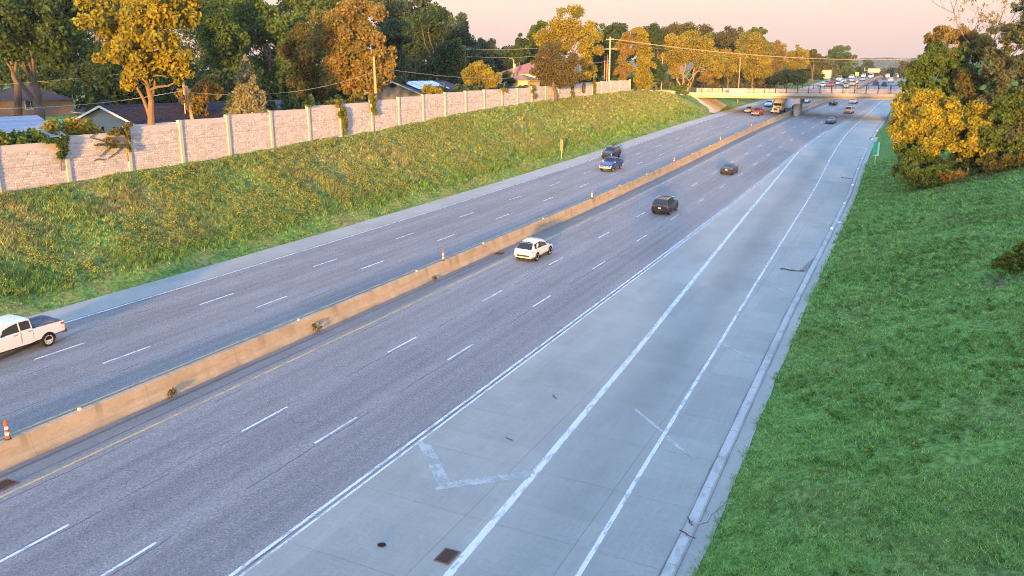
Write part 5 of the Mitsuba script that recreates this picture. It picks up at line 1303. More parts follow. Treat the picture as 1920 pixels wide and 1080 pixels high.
pL = G(-23.9, 124.8)
z = float(pL[2])
t = board('mile_marker', 'narrow pale yellow lit marker panel on a post at the foot of the left bank', 'road sign', float(pL[0]), 124.8, .46, 1.7, z + 2.2, (.27, .21, .11), post_c=(.5, .36, .2))
pR = G(20.9, 147.0)
z = float(pR[2])
t = board('mile_marker', 'small green marker sign on a post at the edge of the right bank', 'road sign', float(pR[0]), 147.0, .9, 2.2, z + 2.4, (.05, .60, .28), post_c=(.6, .62, .62))
x_, y_ = float(pR[0]), 147.0
MB().box([x_ - .44, y_ - .042, z + 1.305], [x_ + .44, y_ - .032, z + 1.39], (.75, .75, .75)).part('border', 'm_paint', t)
MB().box([x_ + .20, y_ - .042, z + 1.391], [x_ + .44, y_ - .032, z + 3.49], (.75, .75, .75)).part('border', 'm_paint', t)
sg = board('road_sign', 'wide pale sign panel with a red edge on posts left of the far traffic', 'road sign', -6.6, 398, 5.2, 3.3, 16.3, (.66, .56, .44), posts=2)
MB().box([-9.2, 397.94, 17.95], [-4.0, 398.06, 18.25], (.45, .06, .08)).part('edge', 'm_paint', sg)
MB().box([-4.0, 397.94, 14.65], [-3.75, 398.06, 18.25], (.45, .06, .08)).part('edge', 'm_paint', sg)
MB().box([-8.2, 397.93, 15.5], [-5.2, 397.965, 17.2], (.62, .44, .30)).part('legend_block', 'm_paint', sg)
board('road_sign', 'tiny yellow warning sign beside the crest of the road', 'road sign', 5.4, 420, 1.5, 1.5, 16.6, (.70, .60, .15))
og = thing('sign_gantry', 'overhead gantry with a pale sign panel above the far lanes', 'gantry')
MB().box([4.8, 500, 14], [5.1, 500.3, 20], (.3, .3, .3)).part('post', 'm_paint', og)
MB().box([4.8, 500.05, 18.2], [13.0, 500.2, 18.5], (.3, .3, .3)).part('beam', 'm_paint', og)
MB().box([6.6, 499.8, 17.4], [12.4, 500.0, 19.4], (.62, .40, .38)).part('panel', 'm_paint', og)
lp = thing('lamp_post', 'pale lamp post with a short bent arm beyond the bridge on the left', 'lamp post')
x_, y_ = -24.0, 392.0
z = gz(x_, y_)
MB().tube([[x_, y_, z - .3], [x_, y_, 18.6], [x_ + .5, y_, 19.3], [x_ + 1.2, y_, 19.5]], [.18, .13, .10, .09], (.5, .5, .5), 6).part('pole', 'm_paint', lp)
MB().box([x_ + 1.1, y_ - .15, 19.4], [x_ + 1.8, y_ + .15, 19.6], (.4, .4, .4)).part('lamp_head', 'm_paint', lp)
mk = thing('marker_post', 'short pale cabinet on the grass beyond the bridge on the left', 'cabinet')
z = gz(-16.5, 370)
MB().box([-16.9, 369.7, z - .2], [-16.1, 370.3, z + 2.2], (.42, .42, .42)).part('body', 'm_paint', mk)
MB().box([-17.0, 369.6, z + 2.2], [-16.0, 370.4, z + 2.32], (.35, .35, .35)).part('cap', 'm_paint', mk)

# ---------------------------------------------------------------- vehicles
def road_frame(L, y, fwd):
    p = R(L, y, .006)
    f = R(L, y + 1) - R(L, y - 1)
    f = f / np.linalg.norm(f) * fwd
    r = (R(L + 1, y) - R(L - 1, y)) * .5 * fwd
    r = r - f * (r @ f)
    r /= np.linalg.norm(r)
    M = np.eye(4)
    M[:3, 0], M[:3, 1], M[:3, 2], M[:3, 3] = r, f, np.cross(r, f), p
    return M


ST = {
    'crossover': [(-2.30, .46, .80, .86, .78, .80, .70), (-2.24, .34, .98, 1.06, .88, .87, .70), (-2.05, .30, 1.03, 1.22, .91, .89, .67), (-1.62, .28, 1.06, 1.585, .925, .905, .60), (-.6, .27, 1.04, 1.66, .93, .91, .62), (.35, .27, 1.01, 1.61, .93, .91, .61), (1.22, .27, .98, 1.07, .93, .90, .70), (2.0, .30, .86, .95, .90, .84, .66), (2.26, .36, .72, .80, .84, .78, .60), (2.32, .44, .60, .66, .74, .70, .50)],
    'suv': [(-2.40, .50, .90, .98, .82, .86, .76), (-2.36, .38, 1.08, 1.14, .92, .92, .76), (-2.22, .34, 1.12, 1.35, .95, .93, .70), (-2.02, .32, 1.12, 1.72, .96, .93, .66), (-.7, .31, 1.10, 1.78, .965, .94, .67), (.35, .31, 1.08, 1.73, .965, .94, .66), (1.12, .31, 1.06, 1.16, .965, .93, .74), (2.05, .33, .98, 1.06, .94, .88, .70), (2.36, .40, .80, .90, .88, .82, .62), (2.42, .5, .66, .72, .78, .72, .5)],
    'sedan': [(-2.36, .46, .84, .90, .78, .78, .62), (-2.30, .34, .96, 1.00, .88, .84, .64), (-1.62, .28, .98, 1.05, .90, .87, .66), (-.72, .26, .94, 1.43, .91, .87, .54), (.0, .26, .92, 1.46, .91, .87, .55), (.45, .26, .91, 1.42, .91, .87, .55), (1.35, .26, .88, .97, .91, .86, .66), (2.1, .28, .78, .84, .88, .80, .62), (2.36, .34, .64, .70, .82, .74, .55), (2.42, .42, .54, .58, .72, .66, .45)],
    'pickup': [(-2.98, .62, 1.18, 1.22, .94, .95, .93), (-2.92, .58, 1.26, 1.30, .96, .96, .93), (-.98, .46, 1.28, 1.32, .975, .965, .93), (-.94, .44, 1.30, 1.90, .975, .96, .76), (-.74, .42, 1.30, 1.97, .975, .96, .76), (.62, .42, 1.28, 1.97, .975, .96, .75), (1.30, .42, 1.24, 1.36, .975, .95, .82), (2.65, .46, 1.14, 1.22, .96, .93, .76), (2.92, .50, .98, 1.06, .93, .90, .72), (2.98, .58, .80, .86, .86, .82, .6)],
}


def ring_of(st):
    y, zb, zs, zt, wl, ws, wt = st
    h_ = [(0, zb), (wl * .86, zb), (wl, zb + .10), ((wl + ws) / 2 + .018, zb + .62 * (zs - zb)), (ws, zs), (wt + .03, zt - .055), (wt * .86, zt), (0, zt + .018)]
    full = h_ + [(-a, b) for a, b in h_[6:0:-1]]
    return [[a, y, b] for a, b in full]


def at_grid(G_, i, j):
    n, k = G_.shape[:2]
    i = min(max(i, 0), n - 1 - 1e-6)
    i0, ti = int(i), i - int(i)
    j0, tj = int(math.floor(j)) % k, j - math.floor(j)
    j1 = (j0 + 1) % k
    return (G_[i0, j0] * (1 - tj) + G_[i0, j1] * tj) * (1 - ti) + (G_[i0 + 1, j0] * (1 - tj) + G_[i0 + 1, j1] * tj) * ti


def patch(G_, i0, i1, j0, j1, off=.008, tj=(0, 0), ni=None, nj=None):
    """A panel lying on the shell between stations i0..i1 and section points j0..j1."""
    ni, nj = ni or max(2, int(3 * abs(i1 - i0)) + 1), nj or max(2, int(3 * abs(j1 - j0)) + 1)
    V = np.zeros((ni + 1, nj + 1, 3))
    for a in range(ni + 1):
        for b in range(nj + 1):
            s, t = a / ni, b / nj
            V[a, b] = at_grid(G_, i0 + (i1 - i0) * s, j0 + tj[0] * s + (j1 + tj[1] * s - j0 - tj[0] * s) * t)
    du, dv = np.gradient(V, axis=0), np.gradient(V, axis=1)
    N = np.cross(du, dv)
    N /= np.linalg.norm(N, axis=2, keepdims=True) + 1e-9
    c = V.mean((0, 1))
    if (N.mean((0, 1)) @ (c - G_.mean((0, 1)))) < 0:
        N = -N
    V2 = V + N * off
    n, k = ni + 1, nj + 1
    ii, jj = np.meshgrid(np.arange(ni), np.arange(nj), indexing='ij')
    q = np.stack([ii * k + jj, ii * k + jj + 1, (ii + 1) * k + jj + 1, (ii + 1) * k + jj], -1).reshape(-1, 4)
    return V2.reshape(-1, 3), np.vstack([q[:, [0, 1, 2]], q[:, [0, 2, 3]]])


def xf(M, v):
    return np.asarray(v) @ M[:3, :3].T + M[:3, 3]


def mirror_j(j0, j1):
    return 14 - j1, 14 - j0


def wheel(t, M, x, y, r, w, tyre_c=(.02, .02, .02), rim_c=(.45, .46, .48)):
    s = 1 if x > 0 else -1
    a = np.arange(24) * 2 * math.pi / 24
    rg = lambda xx, rr: np.stack([0 * a + xx, y + rr * np.cos(a), r + rr * np.sin(a)], 1)
    mb = MB().loft(np.array([xf(M, rg(x - s * w, r * .9)), xf(M, rg(x - s * w, r)), xf(M, rg(x - s * .02, r)), xf(M, rg(x, r * .93)), xf(M, rg(x - s * .01, r * .68)), xf(M, rg(x - s * .06, r * .66))]), tyre_c, caps=False)
    k = mb.part('wheel', 'm_paint', t)
    rm = MB()
    rm.loft(np.array([xf(M, rg(x - s * .035, r * .68)), xf(M, rg(x - s * .04, r * .2))]), np.array(rim_c) * .35, caps=True)
    for q in range(6):
        b = q * math.pi / 3
        d = np.array([0, math.cos(b), math.sin(b)])
        e = np.array([0, -math.sin(b), math.cos(b)])
        c0 = np.array([x - s * .018, y, r])
        rm.add(xf(M, [c0 + d * r * .1 + e * r * .1, c0 + d * r * .1 - e * r * .1, c0 + d * r * .66 - e * r * .13, c0 + d * r * .66 + e * r * .13]), [[0, 1, 2, 3]], rim_c)
    rm.loft(np.array([xf(M, rg(x - s * .012, r * .70)), xf(M, rg(x - s * .012, r * .60))]), rim_c, caps=False)
    rm.part('rim', 'm_sheen', k)


def vehicle(name, label, cat, kind, paint, L, y, fwd, wheel_r=.355, wb=(1.38, -1.36), scale=1.0, trim_dark=True, detail=True, plate=True, group=None, cover=None, rim=(.45, .46, .48), chrome=False):
    t = thing(name, label, cat, group)
    M = road_frame(L, y, fwd)
    M[:3, :3] *= scale
    G_ = np.array([ring_of(s) for s in ST[kind]])
    n, k = G_.shape[:2]
    body = MB().loft(np.array([xf(M, r) for r in G_]))
    for e, oy in ((0, -.012), (n - 1, .012)):
        pass
    part('body', body.mesh(), paint, t, smooth=34)
    P = lambda nm, m, *a, color=None, **kw: part(nm, (lambda vf: (xf(M, vf[0]), vf[1]))(patch(G_, *a, **kw)), m, t, color=color)
    def both(nm, m, i0, i1, j0, j1, color=None, **kw):
        P(nm, m, i0, i1, j0, j1, color=color, **kw)
        a, b = mirror_j(j0, j1)
        if 'tj' in kw:
            kw = {**kw, 'tj': (-kw['tj'][1], -kw['tj'][0])}
        P(nm, m, i0, i1, a, b, color=color, **kw)
    GL = 'm_glass'
    if kind in ('crossover', 'suv'):
        P('rear_window', GL, 1.25 if kind == 'suv' else 1.15, 2.9 if kind == 'suv' else 2.82, 5.15, 8.85)
        P('windshield', GL, 5.12, 5.9, 5.2, 8.8)
        both('side_window', GL, 2.72, 3.42, 4.12, 4.86)
        both('side_window', GL, 3.43, 4.24, 4.10, 4.88)
        both('side_window', GL, 4.27, 5.35, 4.10, 4.86, tj=(0, -.35))
        pass
        both('headlight', 'm_sheen', 7.4, 8.6, 3.2, 4.3, color=(.7, .72, .74))
        P('grille', 'm_paint', 8.1, 9.0, 2.4, 2.41 + 9.2, color=(.03, .03, .03)) if False else None
        if trim_dark:
            both('sill', 'm_paint', .6, 8.4, 1.02, 2.22, color=(.03, .03, .032))
        for s in (-1, 1) if kind == 'suv' else ():
            MB().tube(xf(M, [[s * .60, -1.6, 1.62], [s * .62, -.6, 1.71], [s * .61, .3, 1.66]] if kind == 'crossover' else [[s * .64, -1.9, 1.77], [s * .66, -.7, 1.83], [s * .65, .3, 1.78]]), .02, (.5, .5, .5) if kind == 'suv' else (.6, .6, .6), 5).part('roof_rail', 'm_sheen', t)
        MB().box([-.9 + .35, -2.335 if kind == 'crossover' else -2.43, .48], [.9 - .35, -2.30 if kind == 'crossover' else -2.395, .62], (.05, .05, .055), M).part('bumper', 'm_paint', t)
        roof_y = -1.6 if kind == 'crossover' else -2.0
        P('spoiler', paint if False else 'm_glass', 2.86, 3.05, 5.6, 8.4, off=.02)
    if kind == 'sedan':
        P('rear_window', GL, 2.12, 2.9, 5.2, 8.8)
        P('windshield', GL, 5.1, 5.9, 5.2, 8.8)
        both('side_window', GL, 2.75, 3.6, 4.1, 4.9, tj=(0, 0))
        both('side_window', GL, 3.7, 5.3, 4.1, 4.9, tj=(0, -.3))
        pass
        both('headlight', 'm_sheen', 7.3, 8.5, 3.3, 4.2, color=(.7, .72, .74))
        MB().box([-.6, -2.40, .46], [.6, -2.365, .58], (.05, .05, .05), M).part('bumper', 'm_paint', t)
    if kind == 'pickup':
        P('rear_window', GL, 2.3, 3.02, 5.2, 8.8, off=.012)
        P('windshield', GL, 5.1, 5.9, 5.2, 8.8)
        both('side_window', GL, 3.35, 4.35, 4.12, 4.88)
        both('side_window', GL, 4.42, 5.4, 4.10, 4.88, tj=(0, -.35))
        pass
        both('headlight', 'm_sheen', 7.6, 8.7, 3.0, 4.2, color=(.80, .82, .84))
        P('bed', 'm_paint', .75, 1.98, 5.45, 8.55, color=(.02, .02, .022))
        MB().box([-.93, -3.10, .52], [.93, -2.99, .72], (.30, .31, .32) if chrome else (.04, .04, .04), M).part('bumper', 'm_sheen', t)
        MB().box([-.90, 2.96, .56], [.90, 3.07, .76], (.30, .31, .33) if chrome else (.05, .05, .05), M).part('bumper', 'm_sheen', t)
        MB().box([-.52, 2.955, .80], [.52, 3.0, 1.0], (.05, .05, .055), M).part('grille', 'm_paint', t)
        MB().box([-.54, 2.945, .88], [.54, 3.01, .92], (.6, .62, .64), M).part('grille_bar', 'm_sheen', t)
        both('sill', 'm_paint', .5, 8.3, 1.02, 1.95, color=(.04, .04, .045))
        both('door_seam', 'm_paint', 2.08, 2.6, 2.3, 4.1, color=(.12, .12, .13), off=.006)
        both('door_seam', 'm_paint', 4.35, 4.375, 2.3, 4.1, color=(.12, .12, .13), off=.006)
        both('door_handle', 'm_paint', 3.3, 4.05, 3.72, 3.83, color=(.05, .05, .05), off=.02)
        both('door_handle', 'm_paint', 4.5, 4.68, 3.72, 3.83, color=(.05, .05, .05), off=.02)
    elif detail:
        i_mid = 4.25
        for i in (3.2, i_mid, 5.6):
            both('door_seam', 'm_paint', i, i + .018, 2.3, 4.05, color=(.10, .10, .11), off=.006)
        for i in (3.45, 4.5):
            both('door_handle', 'm_paint', i, i + .16, 3.70, 3.80, color=(.3, .3, .3), off=.02)
    q1 = ST[kind][1]
    for s in (-1, 1):
        xi, xo = (.52, q1[5] + .012) if kind != 'pickup' else (.80, q1[5] + .012)
        z0_, z1_ = (q1[2] - .12, q1[2] - .01) if kind != 'pickup' else (.86, 1.2)
        MB().box([xi if s > 0 else -xo, q1[0] - .025, z0_], [xo if s > 0 else -xi, q1[0] + .2, z1_], (.34, .02, .02), M).part('taillight', 'm_sheen', t)
    if plate:
        yb = ST[kind][0][0]
        MB().box([-.17, yb - .03, .74 if kind != 'pickup' else .54], [.17, yb - .012, .87 if kind != 'pickup' else .66], (.7, .7, .68), M).part('plate', 'm_paint', t)
    mz = ST[kind][4][2] + .06
    my = {'crossover': 1.05, 'suv': .98, 'sedan': 1.1, 'pickup': 1.2}[kind]
    for s in (-1, 1):
        MB().box([s * .92 if s > 0 else -1.10, my, mz - .04], [1.10 if s > 0 else -.92, my + .12, mz + .12], (.04, .04, .045) if trim_dark else (.3, .3, .3), M).part('mirror', 'm_sheen', t)
    wx = max(s[4] for s in ST[kind])
    for yy in wb:
        for s in (-1, 1):
            a = np.arange(20) * 2 * math.pi / 20
            ra = wheel_r + .065
            rg = lambda xx, rr: np.stack([0 * a + xx, yy + rr * np.cos(a), np.maximum(wheel_r + rr * np.sin(a), ST[kind][4][1] - .02)], 1)
            MB().loft(np.array([xf(M, rg(s * (wx - .2), ra)), xf(M, rg(s * (wx + .006), ra))]), (.015, .015, .016)).part('wheel_arch', 'm_paint', t)
            wheel(t, M, s * (wx + .02), yy, wheel_r, .22, rim_c=rim)
    if cover:
        g = np.random.default_rng(5)
        nx, ny = 13, 20
        X, Y = np.meshgrid(np.linspace(-.90, .90, nx), np.linspace(-2.9, -1.12, ny), indexing='ij')
        Z = 1.30 + .20 * (1 - (np.abs(X) / .90) ** 2.2) * (1 - (np.abs(Y + 2.0) / .9) ** 4) + .05 * (meshkit.noise(np.stack([X * 5, Y * 5, 0 * X], -1), 4) - .5)
        V = np.stack([X, Y, Z], -1).reshape(-1, 3)
        ii, jj = np.meshgrid(np.arange(nx - 1), np.arange(ny - 1), indexing='ij')
        q = np.stack([ii * ny + jj, (ii + 1) * ny + jj, (ii + 1) * ny + jj + 1, ii * ny + jj + 1], -1).reshape(-1, 4)
        part('load', (xf(M, V), np.vstack([q[:, [0, 1, 2]], q[:, [0, 2, 3]]])), 'm_paint', t, color=np.clip(np.array([(.10, .10, .115)]) * g.uniform(.6, 1.5, (len(V), 1)), 0, 1), label='dark grey humped load in the pickup bed')
    return t


vehicle('pickup_truck', 'white pickup with a dark load in its bed, cut off by the left edge', 'pickup truck', 'pickup', 'm_car_white', -18.3, 28.85, -1, .40, (1.95, -1.85), 1.0, False, cover=True, rim=(.5, .48, .45))
vehicle('crossover', 'white crossover driving away beside the median barrier, its tail in the sun', 'car', 'crossover', 'm_car_white', -2.3, 65.9, 1, .37, (1.42, -1.36))
vehicle('suv', 'black suv driving away in the middle lane behind the white crossover', 'car', 'suv', 'm_car_black', 1.85, 92.9, 1, .39, (1.45, -1.42))
vehicle('sedan', 'dark sedan driving away in the middle lane ahead of the black suv', 'car', 'sedan', 'm_car_black', 2.0, 127.0, 1, .345, (1.42, -1.38))
vehicle('pickup_truck', 'blue pickup coming towards the camera in the middle oncoming lane', 'pickup truck', 'pickup', 'm_car_blue', -14.1, 120.4, -1, .41, (1.95, -1.85), .95, False, chrome=True)
vehicle('suv', 'dark suv partly hidden behind the blue pickup, in the lane by the bank', 'car', 'suv', 'm_car_black', -18.5, 133.0, -1, .39, (1.45, -1.42))
vehicle('sedan', 'dark red sedan driving away alone before the bridge', 'car', 'sedan', 'm_car_grey', 5.6, 212.0, 1, .345, (1.42, -1.38))
vehicle('suv', 'silver suv with a dark rear passing under the bridge in the right lane', 'car', 'suv', 'm_car_silver', 5.4, 240.0, 1, .38, (1.45, -1.42))
vehicle('crossover', 'white car beyond the bridge edge, above the silver suv', 'car', 'crossover', 'm_car_white', 1.9, 271, 1, .37, (1.42, -1.36))
vehicle('sedan', 'dark sedan beyond the bridge beside the median barrier', 'car', 'sedan', 'm_car_black', -2.2, 262, 1, .345, (1.42, -1.38))
vehicle('pickup_truck', 'red pickup coming from under the bridge, sun on its front', 'pickup truck', 'pickup', 'm_car_red', -13.2, 220.5, -1, .41, (1.95, -1.85), .95, False, chrome=True)
vehicle('sedan', 'pale car close beside the red pickup under the bridge', 'car', 'sedan', 'm_car_silver', -16.8, 227, -1, .345, (1.42, -1.38))
vehicle('suv', 'white suv following the pale car and red pickup under the bridge', 'car', 'suv', 'm_car_white', -16.2, 246, -1, .38, (1.45, -1.42))
vehicle('suv', 'dark suv behind the white suv on the outer oncoming lane', 'car', 'suv', 'm_car_black', -14.2, 252, -1, .38, (1.45, -1.42))
vehicle('sedan', 'silver sedan coming towards the bridge right of the pier', 'car', 'sedan', 'm_car_silver', -10.2, 265, -1, .345, (1.42, -1.38))
vehicle('suv', 'dark suv behind the silver sedan, half hidden by the bridge deck', 'car', 'suv', 'm_car_black', -12.6, 286, -1, .38, (1.45, -1.42))

# the white lorry by the pier
LT = thing('lorry', 'white lorry with a tall rounded roof fairing beside the bridge pier', 'lorry')
M = road_frame(-10.4, 230.5, -1)


def boxloft(sections, color):
    rings = []
    for y, x, z0, z1, rr in sections:
        c = []
        for sx, sz in ((1, -1), (1, 1), (-1, 1), (-1, -1)):
            cx, cz = sx * (x - rr), (z1 - rr if sz > 0 else z0 + rr)
            b0 = {(1, -1): -90, (1, 1): 0, (-1, 1): 90, (-1, -1): 180}[(sx, sz)]
            for d in (0, 30, 60, 90):
                q = math.radians(b0 + d)
                c.append([cx + rr * math.cos(q), y, cz + rr * math.sin(q)])
        rings.append(c)
    return MB().loft(np.array([xf(M, r) for r in rings]), color)


W = (.72, .72, .72)
part('hood', boxloft([(1.9, .98, .7, 1.75, .12), (3.3, .92, .7, 1.55, .15), (3.6, .85, .75, 1.4, .15)], W).mesh(), 'm_lorry_white', LT, smooth=35)
part('cab', boxloft([(-.6, 1.2, .7, 2.6, .1), (1.6, 1.15, .7, 2.6, .12), (1.95, 1.05, .7, 1.85, .12)], W).mesh(), 'm_lorry_white', LT, smooth=35)
part('roof_fairing', boxloft([(-1.6, 1.25, 2.5, 3.95, .25), (-.2, 1.2, 2.5, 3.85, .35), (.9, 1.05, 2.5, 3.2, .3), (1.5, .95, 2.45, 2.68, .1)], W).mesh(), 'm_lorry_white', LT, smooth=40)
boxloft([(-15, 1.28, 1.05, 4.0, .05), (-1.8, 1.28, 1.05, 4.0, .05)], (.74, .74, .76)).part('trailer', 'm_paint', LT)
MB().add(xf(M, [[-1.02, 1.70, 2.5], [1.02, 1.70, 2.5], [.98, 1.95, 1.9], [-.98, 1.95, 1.9]]) + (M[:3, 1] * .03), [[0, 1, 2, 3]], (.015, .015, .02)).part('windshield', 'm_sheen', LT)
MB().box([-.5, 3.58, .85], [.5, 3.64, 1.35], (.10, .10, .10), M).part('grille', 'm_paint', LT)
for s in (-1, 1):
    MB().box([s * .72 - .13, 3.45, .95], [s * .72 + .13, 3.60, 1.2], (.8, .75, .55), M).part('headlight', 'm_sheen', LT)
    MB().box([s * 1.3 - .1, 1.5, 1.8], [s * 1.3 + .1, 1.62, 2.5], (.05, .05, .05), M).part('mirror', 'm_paint', LT)
MB().box([-1.1, 3.5, .4], [1.1, 3.75, .78], (.6, .55, .4), M).part('bumper', 'm_paint', LT)
for yy in (2.7, -2.6, -3.9, -12.6, -13.8):
    for s in (-1, 1):
        wheel(LT, M, s * 1.2, yy, .5, .35, rim_c=(.5, .5, .5))

# traffic far up the slope: small in the picture, one mesh each
FAR = [(-17.8, 339, 'w', 'white car with lit headlights at the left end of the far queue, nearest the bridge'), (-15.4, 341, 'r', 'red car right of the leftmost far oncoming car'), (-18.2, 352, 'g', 'grey car on the outer far lane behind the leftmost pair'),
       (-14.6, 357, 'w', 'white car in the thick of the far oncoming queue'), (-11.6, 349, 'o', 'tan car in the front row of the far oncoming queue'), (-18.0, 366, 'k', 'dark car on the outer lane of the far oncoming queue'),
       (-14.3, 371, 'w', 'white car behind the white car in the thick of the far queue'), (-10.0, 341, 't', 'teal car leading the far oncoming queue beside the barrier'), (-17.6, 384, 's', 'silver van on the outer far lane'),
       (-12.0, 364, 'k', 'dark car behind the tan car in the far queue'), (-9.3, 355, 'o', 'tan car behind the teal car beside the barrier'), (-9.9, 370, 'w', 'white car second behind the teal car beside the barrier'),
       (-12.9, 386, 's', 'silver car alone in the middle far oncoming lane'), (-15.2, 412, 'w', 'white van before the crest on the outer oncoming lane'), (-9.6, 399, 's', 'silver car alone just before the crest beside the barrier'),
       (-8.8, 440, 'w', 'white truck coming over the crest beside the barrier'), (-12.4, 446, 'w', 'white car coming over the crest left of the white truck'), (-16.0, 450, 'k', 'dark car on the crest, outer oncoming lane'),
       (-9.2, 458, 's', 'silver car just behind the white truck on the crest'), (-2.0, 366, 'k', 'dark car driving away behind the bridge railing, left one'), (1.6, 359, 'k', 'dark car driving away behind the bridge railing, right one'),
       (-2.3, 424, 'k', 'dark suv driving away up the crest beside the barrier'), (1.9, 391, 'w', 'white van driving away up the crest'), (1.6, 440, 'k', 'dark car driving away ahead of the white van'),
       (5.4, 452, 's', 'silver car driving over the crest on the right lane'), (-2.2, 462, 'w', 'white car vanishing over the crest beside the barrier'), (5.3, 476, 'r', 'reddish car vanishing over the crest at the right'), (1.6, 470, 'w', 'pale car vanishing over the crest in the middle lane')]
COL = {'w': (.46, .47, .48), 'r': (.25, .04, .04), 'g': (.2, .22, .21), 'k': (.03, .03, .035), 'o': (.30, .22, .13), 't': (.18, .28, .27), 's': (.25, .27, .29)}
for i, (L, y, cc, lab) in enumerate(FAR):
    kind = ('sedan', 'suv', 'crossover')[i % 3] if not ('van' in lab or 'truck' in lab) else 'suv'
    fwd = -1 if L < -6 else 1
    M = road_frame(L, y, fwd)
    M = M.copy()
    if kind == 'suv' and ('van' in lab or 'truck' in lab):
        M[:3, 2] *= 1.25
        M[:3, :2] *= 1.05
    G_ = np.array([ring_of(s) for s in ST[kind]])
    mb = MB().loft(np.array([xf(M, r) for r in G_]), COL[cc])
    for a in ((5.1, 5.95, 5.15, 8.85), (2.15, 2.9, 5.15, 8.85), (2.8, 5.2, 4.1, 4.9), (2.8, 5.2, 9.1, 9.9)):
        v, f = patch(G_, *a, off=.015)
        mb.add(xf(M, v), f, (.02, .022, .026))
    ends = ((7.4, 8.7, 3.1, 4.2, (.85, .85, .82)), (.2, 1.2, 3.3, 4.1, (.30, .03, .03)))
    for i0, i1, j0, j1, c in ends:
        for a, b in ((j0, j1), mirror_j(j0, j1)):
            v, f = patch(G_, i0, i1, a, b, off=.015)
            mb.add(xf(M, v), f, c)
    for yy in (1.4, -1.38):
        for s in (-1, 1):
            a = np.arange(12) * math.pi / 6
            rg = lambda xx, rr: np.stack([0 * a + xx, yy + rr * np.cos(a), .36 + rr * np.sin(a)], 1)
            mb.loft(np.array([xf(M, rg(s * .75, .36)), xf(M, rg(s * .95, .36))]), (.02, .02, .02))
    mb.single('far_car', 'm_sheen', lab, 'car', group='traffic far up the slope beyond the bridge')

# ---------------------------------------------------------------- grass and weeds
def cam_cull(p, margin=140):
    d = p - np.array(CAM)
    c, s, cp, sp = math.cos(YAW), math.sin(YAW), math.cos(PITCH), math.sin(PITCH)
    Rr, D = c * d[:, 0] + s * d[:, 1], -s * d[:, 0] + c * d[:, 1]
    Z = D * cp - d[:, 2] * sp
    u, v = 960 + 1567 * Rr / Z, 540 + 1567 * (-D * sp - d[:, 2] * cp) / Z
    return (Z > 1) & (u > -margin) & (u < 1920 + margin) & (v < 1080 + margin)


def blades(g, p, k, h, w, cols, lean=.45):
    n = len(p)
    b = np.repeat(p, k, 0) + np.concatenate([g.normal(0, .09, (n * k, 2)), np.zeros((n * k, 1))], 1)
    a = g.uniform(0, 2 * math.pi, n * k)
    hh = np.repeat(np.broadcast_to(h, (n,)), k) * g.uniform(.5, 1.2, n * k)
    ww = np.repeat(np.broadcast_to(w, (n,)), k)
    side = np.stack([np.cos(a), np.sin(a), 0 * a], 1)
    le = g.normal(0, lean, (n * k, 2))
    tip = b + np.concatenate([le * hh[:, None], hh[:, None]], 1)
    v = np.stack([b - side * ww[:, None] / 2, b + side * ww[:, None] / 2, tip], 1).reshape(-1, 3)
    f = np.arange(n * k * 3).reshape(-1, 3)
    c = np.repeat(cols, k, 0) * g.uniform(.7, 1.3, (n * k, 1))
    return v, f, np.repeat(np.clip(c, .004, .6), 3, 0)


def scatter(g, L0, L1, y0, y1, n, rel_edge=True):
    y = g.uniform(y0, y1, n)
    base = kerbL(y) + 1.08 if rel_edge else 0
    L = base + g.uniform(L0, L1, n)
    return L, y


def mixpal(g, t, A, B):
    A, B = np.array(A), np.array(B)
    n = len(t)
    a, b = A[g.integers(len(A), size=n)], B[g.integers(len(B), size=n)]
    return a * (1 - t[:, None]) + b * t[:, None]


g = np.random.default_rng(42)
V, F_, C, n0 = [], [], [], 0
LAWN = [(.19, .36, .09), (.27, .42, .105), (.13, .28, .075), (.21, .40, .12)]
DRYL = [(.24, .24, .08), (.20, .24, .07), (.24, .19, .09)]
for (y0, y1, L1, dens, k, h, w) in ((17, 34, 17, 68, 6, .15, .028), (34, 55, 18, 44, 6, .17, .038), (55, 85, 19, 22, 6, .20, .06), (85, 150, 20, 9, 6, .24, .09)):
    L, y = scatter(g, -.12, L1, y0, y1, int((y1 - y0) * L1 * dens))
    p = G(L, y)
    ok = cam_cull(p, 60)
    p, L, y = p[ok], L[ok], y[ok]
    patchy = meshkit.fbm(np.stack([p[:, 0] * .28, p[:, 1] * .28, 0 * y], -1), 3, 3)
    tall = meshkit.noise(np.stack([p[:, 0] * .75, p[:, 1] * .75, 0 * y], -1), 6)
    keep = g.random(len(p)) < .45 + .75 * tall
    p, patchy, tall = p[keep], patchy[keep], tall[keep]
    cols = mixpal(g, np.clip((patchy - .50) * 3.2, 0, .8) * g.random(len(p)), LAWN, DRYL) * np.clip(g.lognormal(0, .42, (len(p), 1)), .35, 1.7)
    v, f, c = blades(g, p, k, h * (.55 + 1.0 * tall), w, cols, .8)
    V.append(v); F_.append(f + n0); C.append(c); n0 += len(v)
# broad leaved weeds among the grass
L, y = scatter(g, .5, 18, 18, 95, 2600)
p = G(L, y)
p = p[cam_cull(p, 60)]
sel = meshkit.noise(p * [.35, .35, 0] + 3, 9) > .55
p = p[sel]
v, f, c = leaves(g, p + [0, 0, .16], np.full((len(p), 3), .2) * [1, 1, .6], len(p) * 16, .105, [(.12, .25, .06), (.12, .24, .06), (.065, .16, .05), (.24, .32, .06)], updown=.9)
V.append(v); F_.append(f + n0); C.append(c); n0 += len(v)
single('grass', (np.vstack(V), np.vstack(F_)), 'm_leaf', 'green grass and weeds on the shaded right bank', 'grass', color=np.vstack(C), kind='stuff')

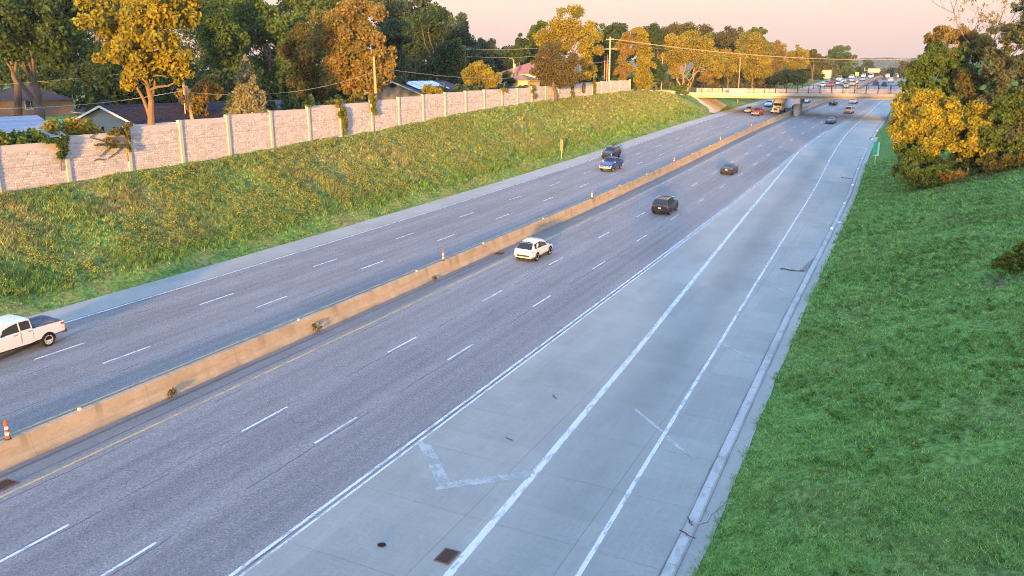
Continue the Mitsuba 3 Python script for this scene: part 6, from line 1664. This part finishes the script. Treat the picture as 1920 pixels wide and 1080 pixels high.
V, F_, C, n0 = [], [], [], 0
WEED = [(.20, .29, .085), (.27, .34, .095), (.13, .22, .07), (.34, .37, .10)]
DRY = [(.33, .25, .115), (.38, .31, .135), (.29, .25, .10), (.31, .29, .10)]
for (y0, y1, dens, k, h, w) in ((33, 75, 24, 7, .36, .05), (75, 120, 17, 7, .40, .07), (120, 212, 10, 6, .44, .10)):
    n = int((y1 - y0) * 13.5 * dens)
    y = g.uniform(y0, y1, n)
    L = -23.3 - 13.0 * g.random(n)
    p = G(L, y)
    ok = cam_cull(p, 60)
    p, L, y = p[ok], L[ok], y[ok]
    patchy = meshkit.fbm(np.stack([p[:, 0] * .16, p[:, 1] * .16, 0 * y], -1), 3, 13)
    tall = meshkit.fbm(np.stack([p[:, 0] * .5, p[:, 1] * .5, 0 * y], -1), 2, 16)
    toe = np.clip((-L - 24.3) / 0.8, .22, 1)
    bandf = np.exp(-((L + 32.3 + 1.2 * (patchy - .5) * 4) / 2.6) ** 2)
    dryness = np.clip((patchy - .50) * 3.2 + .75 * bandf, 0, .92)
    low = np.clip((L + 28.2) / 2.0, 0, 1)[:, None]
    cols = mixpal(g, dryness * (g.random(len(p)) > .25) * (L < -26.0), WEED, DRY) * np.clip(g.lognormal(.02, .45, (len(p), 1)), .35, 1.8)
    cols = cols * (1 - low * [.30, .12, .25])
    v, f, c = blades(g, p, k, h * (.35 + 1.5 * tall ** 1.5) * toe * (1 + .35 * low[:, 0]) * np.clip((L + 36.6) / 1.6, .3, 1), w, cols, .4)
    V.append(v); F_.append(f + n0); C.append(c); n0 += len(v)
n = 9000
y = g.uniform(33, 212, n)
L = -25.2 - 10.2 * g.random(n)
p = G(L, y)
p = p[cam_cull(p, 60)]
sel = meshkit.fbm(p * [.22, .22, 0] + 3, 2, 19) > .47
p = p[sel]
hh = g.uniform(.15, .40, len(p))
v, f, c = leaves(g, p + np.stack([0 * hh, 0 * hh, hh], 1), np.stack([hh * 1.0 + .15, hh * 1.0 + .15, hh], 1), len(p) * 22, .085, [(.24, .31, .08), (.31, .35, .09), (.14, .22, .065), (.38, .39, .11), (.33, .27, .11)], updown=.6)
V.append(v); F_.append(f + n0); C.append(c); n0 += len(v)
single('weeds', (np.vstack(V), np.vstack(F_)), 'm_leaf', 'tall mixed weeds and dry grass covering the left bank below the wall', 'weeds', color=np.vstack(C), kind='stuff')

# ---------------------------------------------------------------- evening air
scene['haze'] = {'type': 'cube', 'to_world': T().translate([0, 1900, 30]).scale([3800, 2600, 75]), 'bsdf': {'type': 'null'}, 'interior': {'type': 'ref', 'id': 'air'}}
labels['haze'] = {'kind': 'stuff', 'label': 'thin evening haze over the valley', 'category': 'haze'}
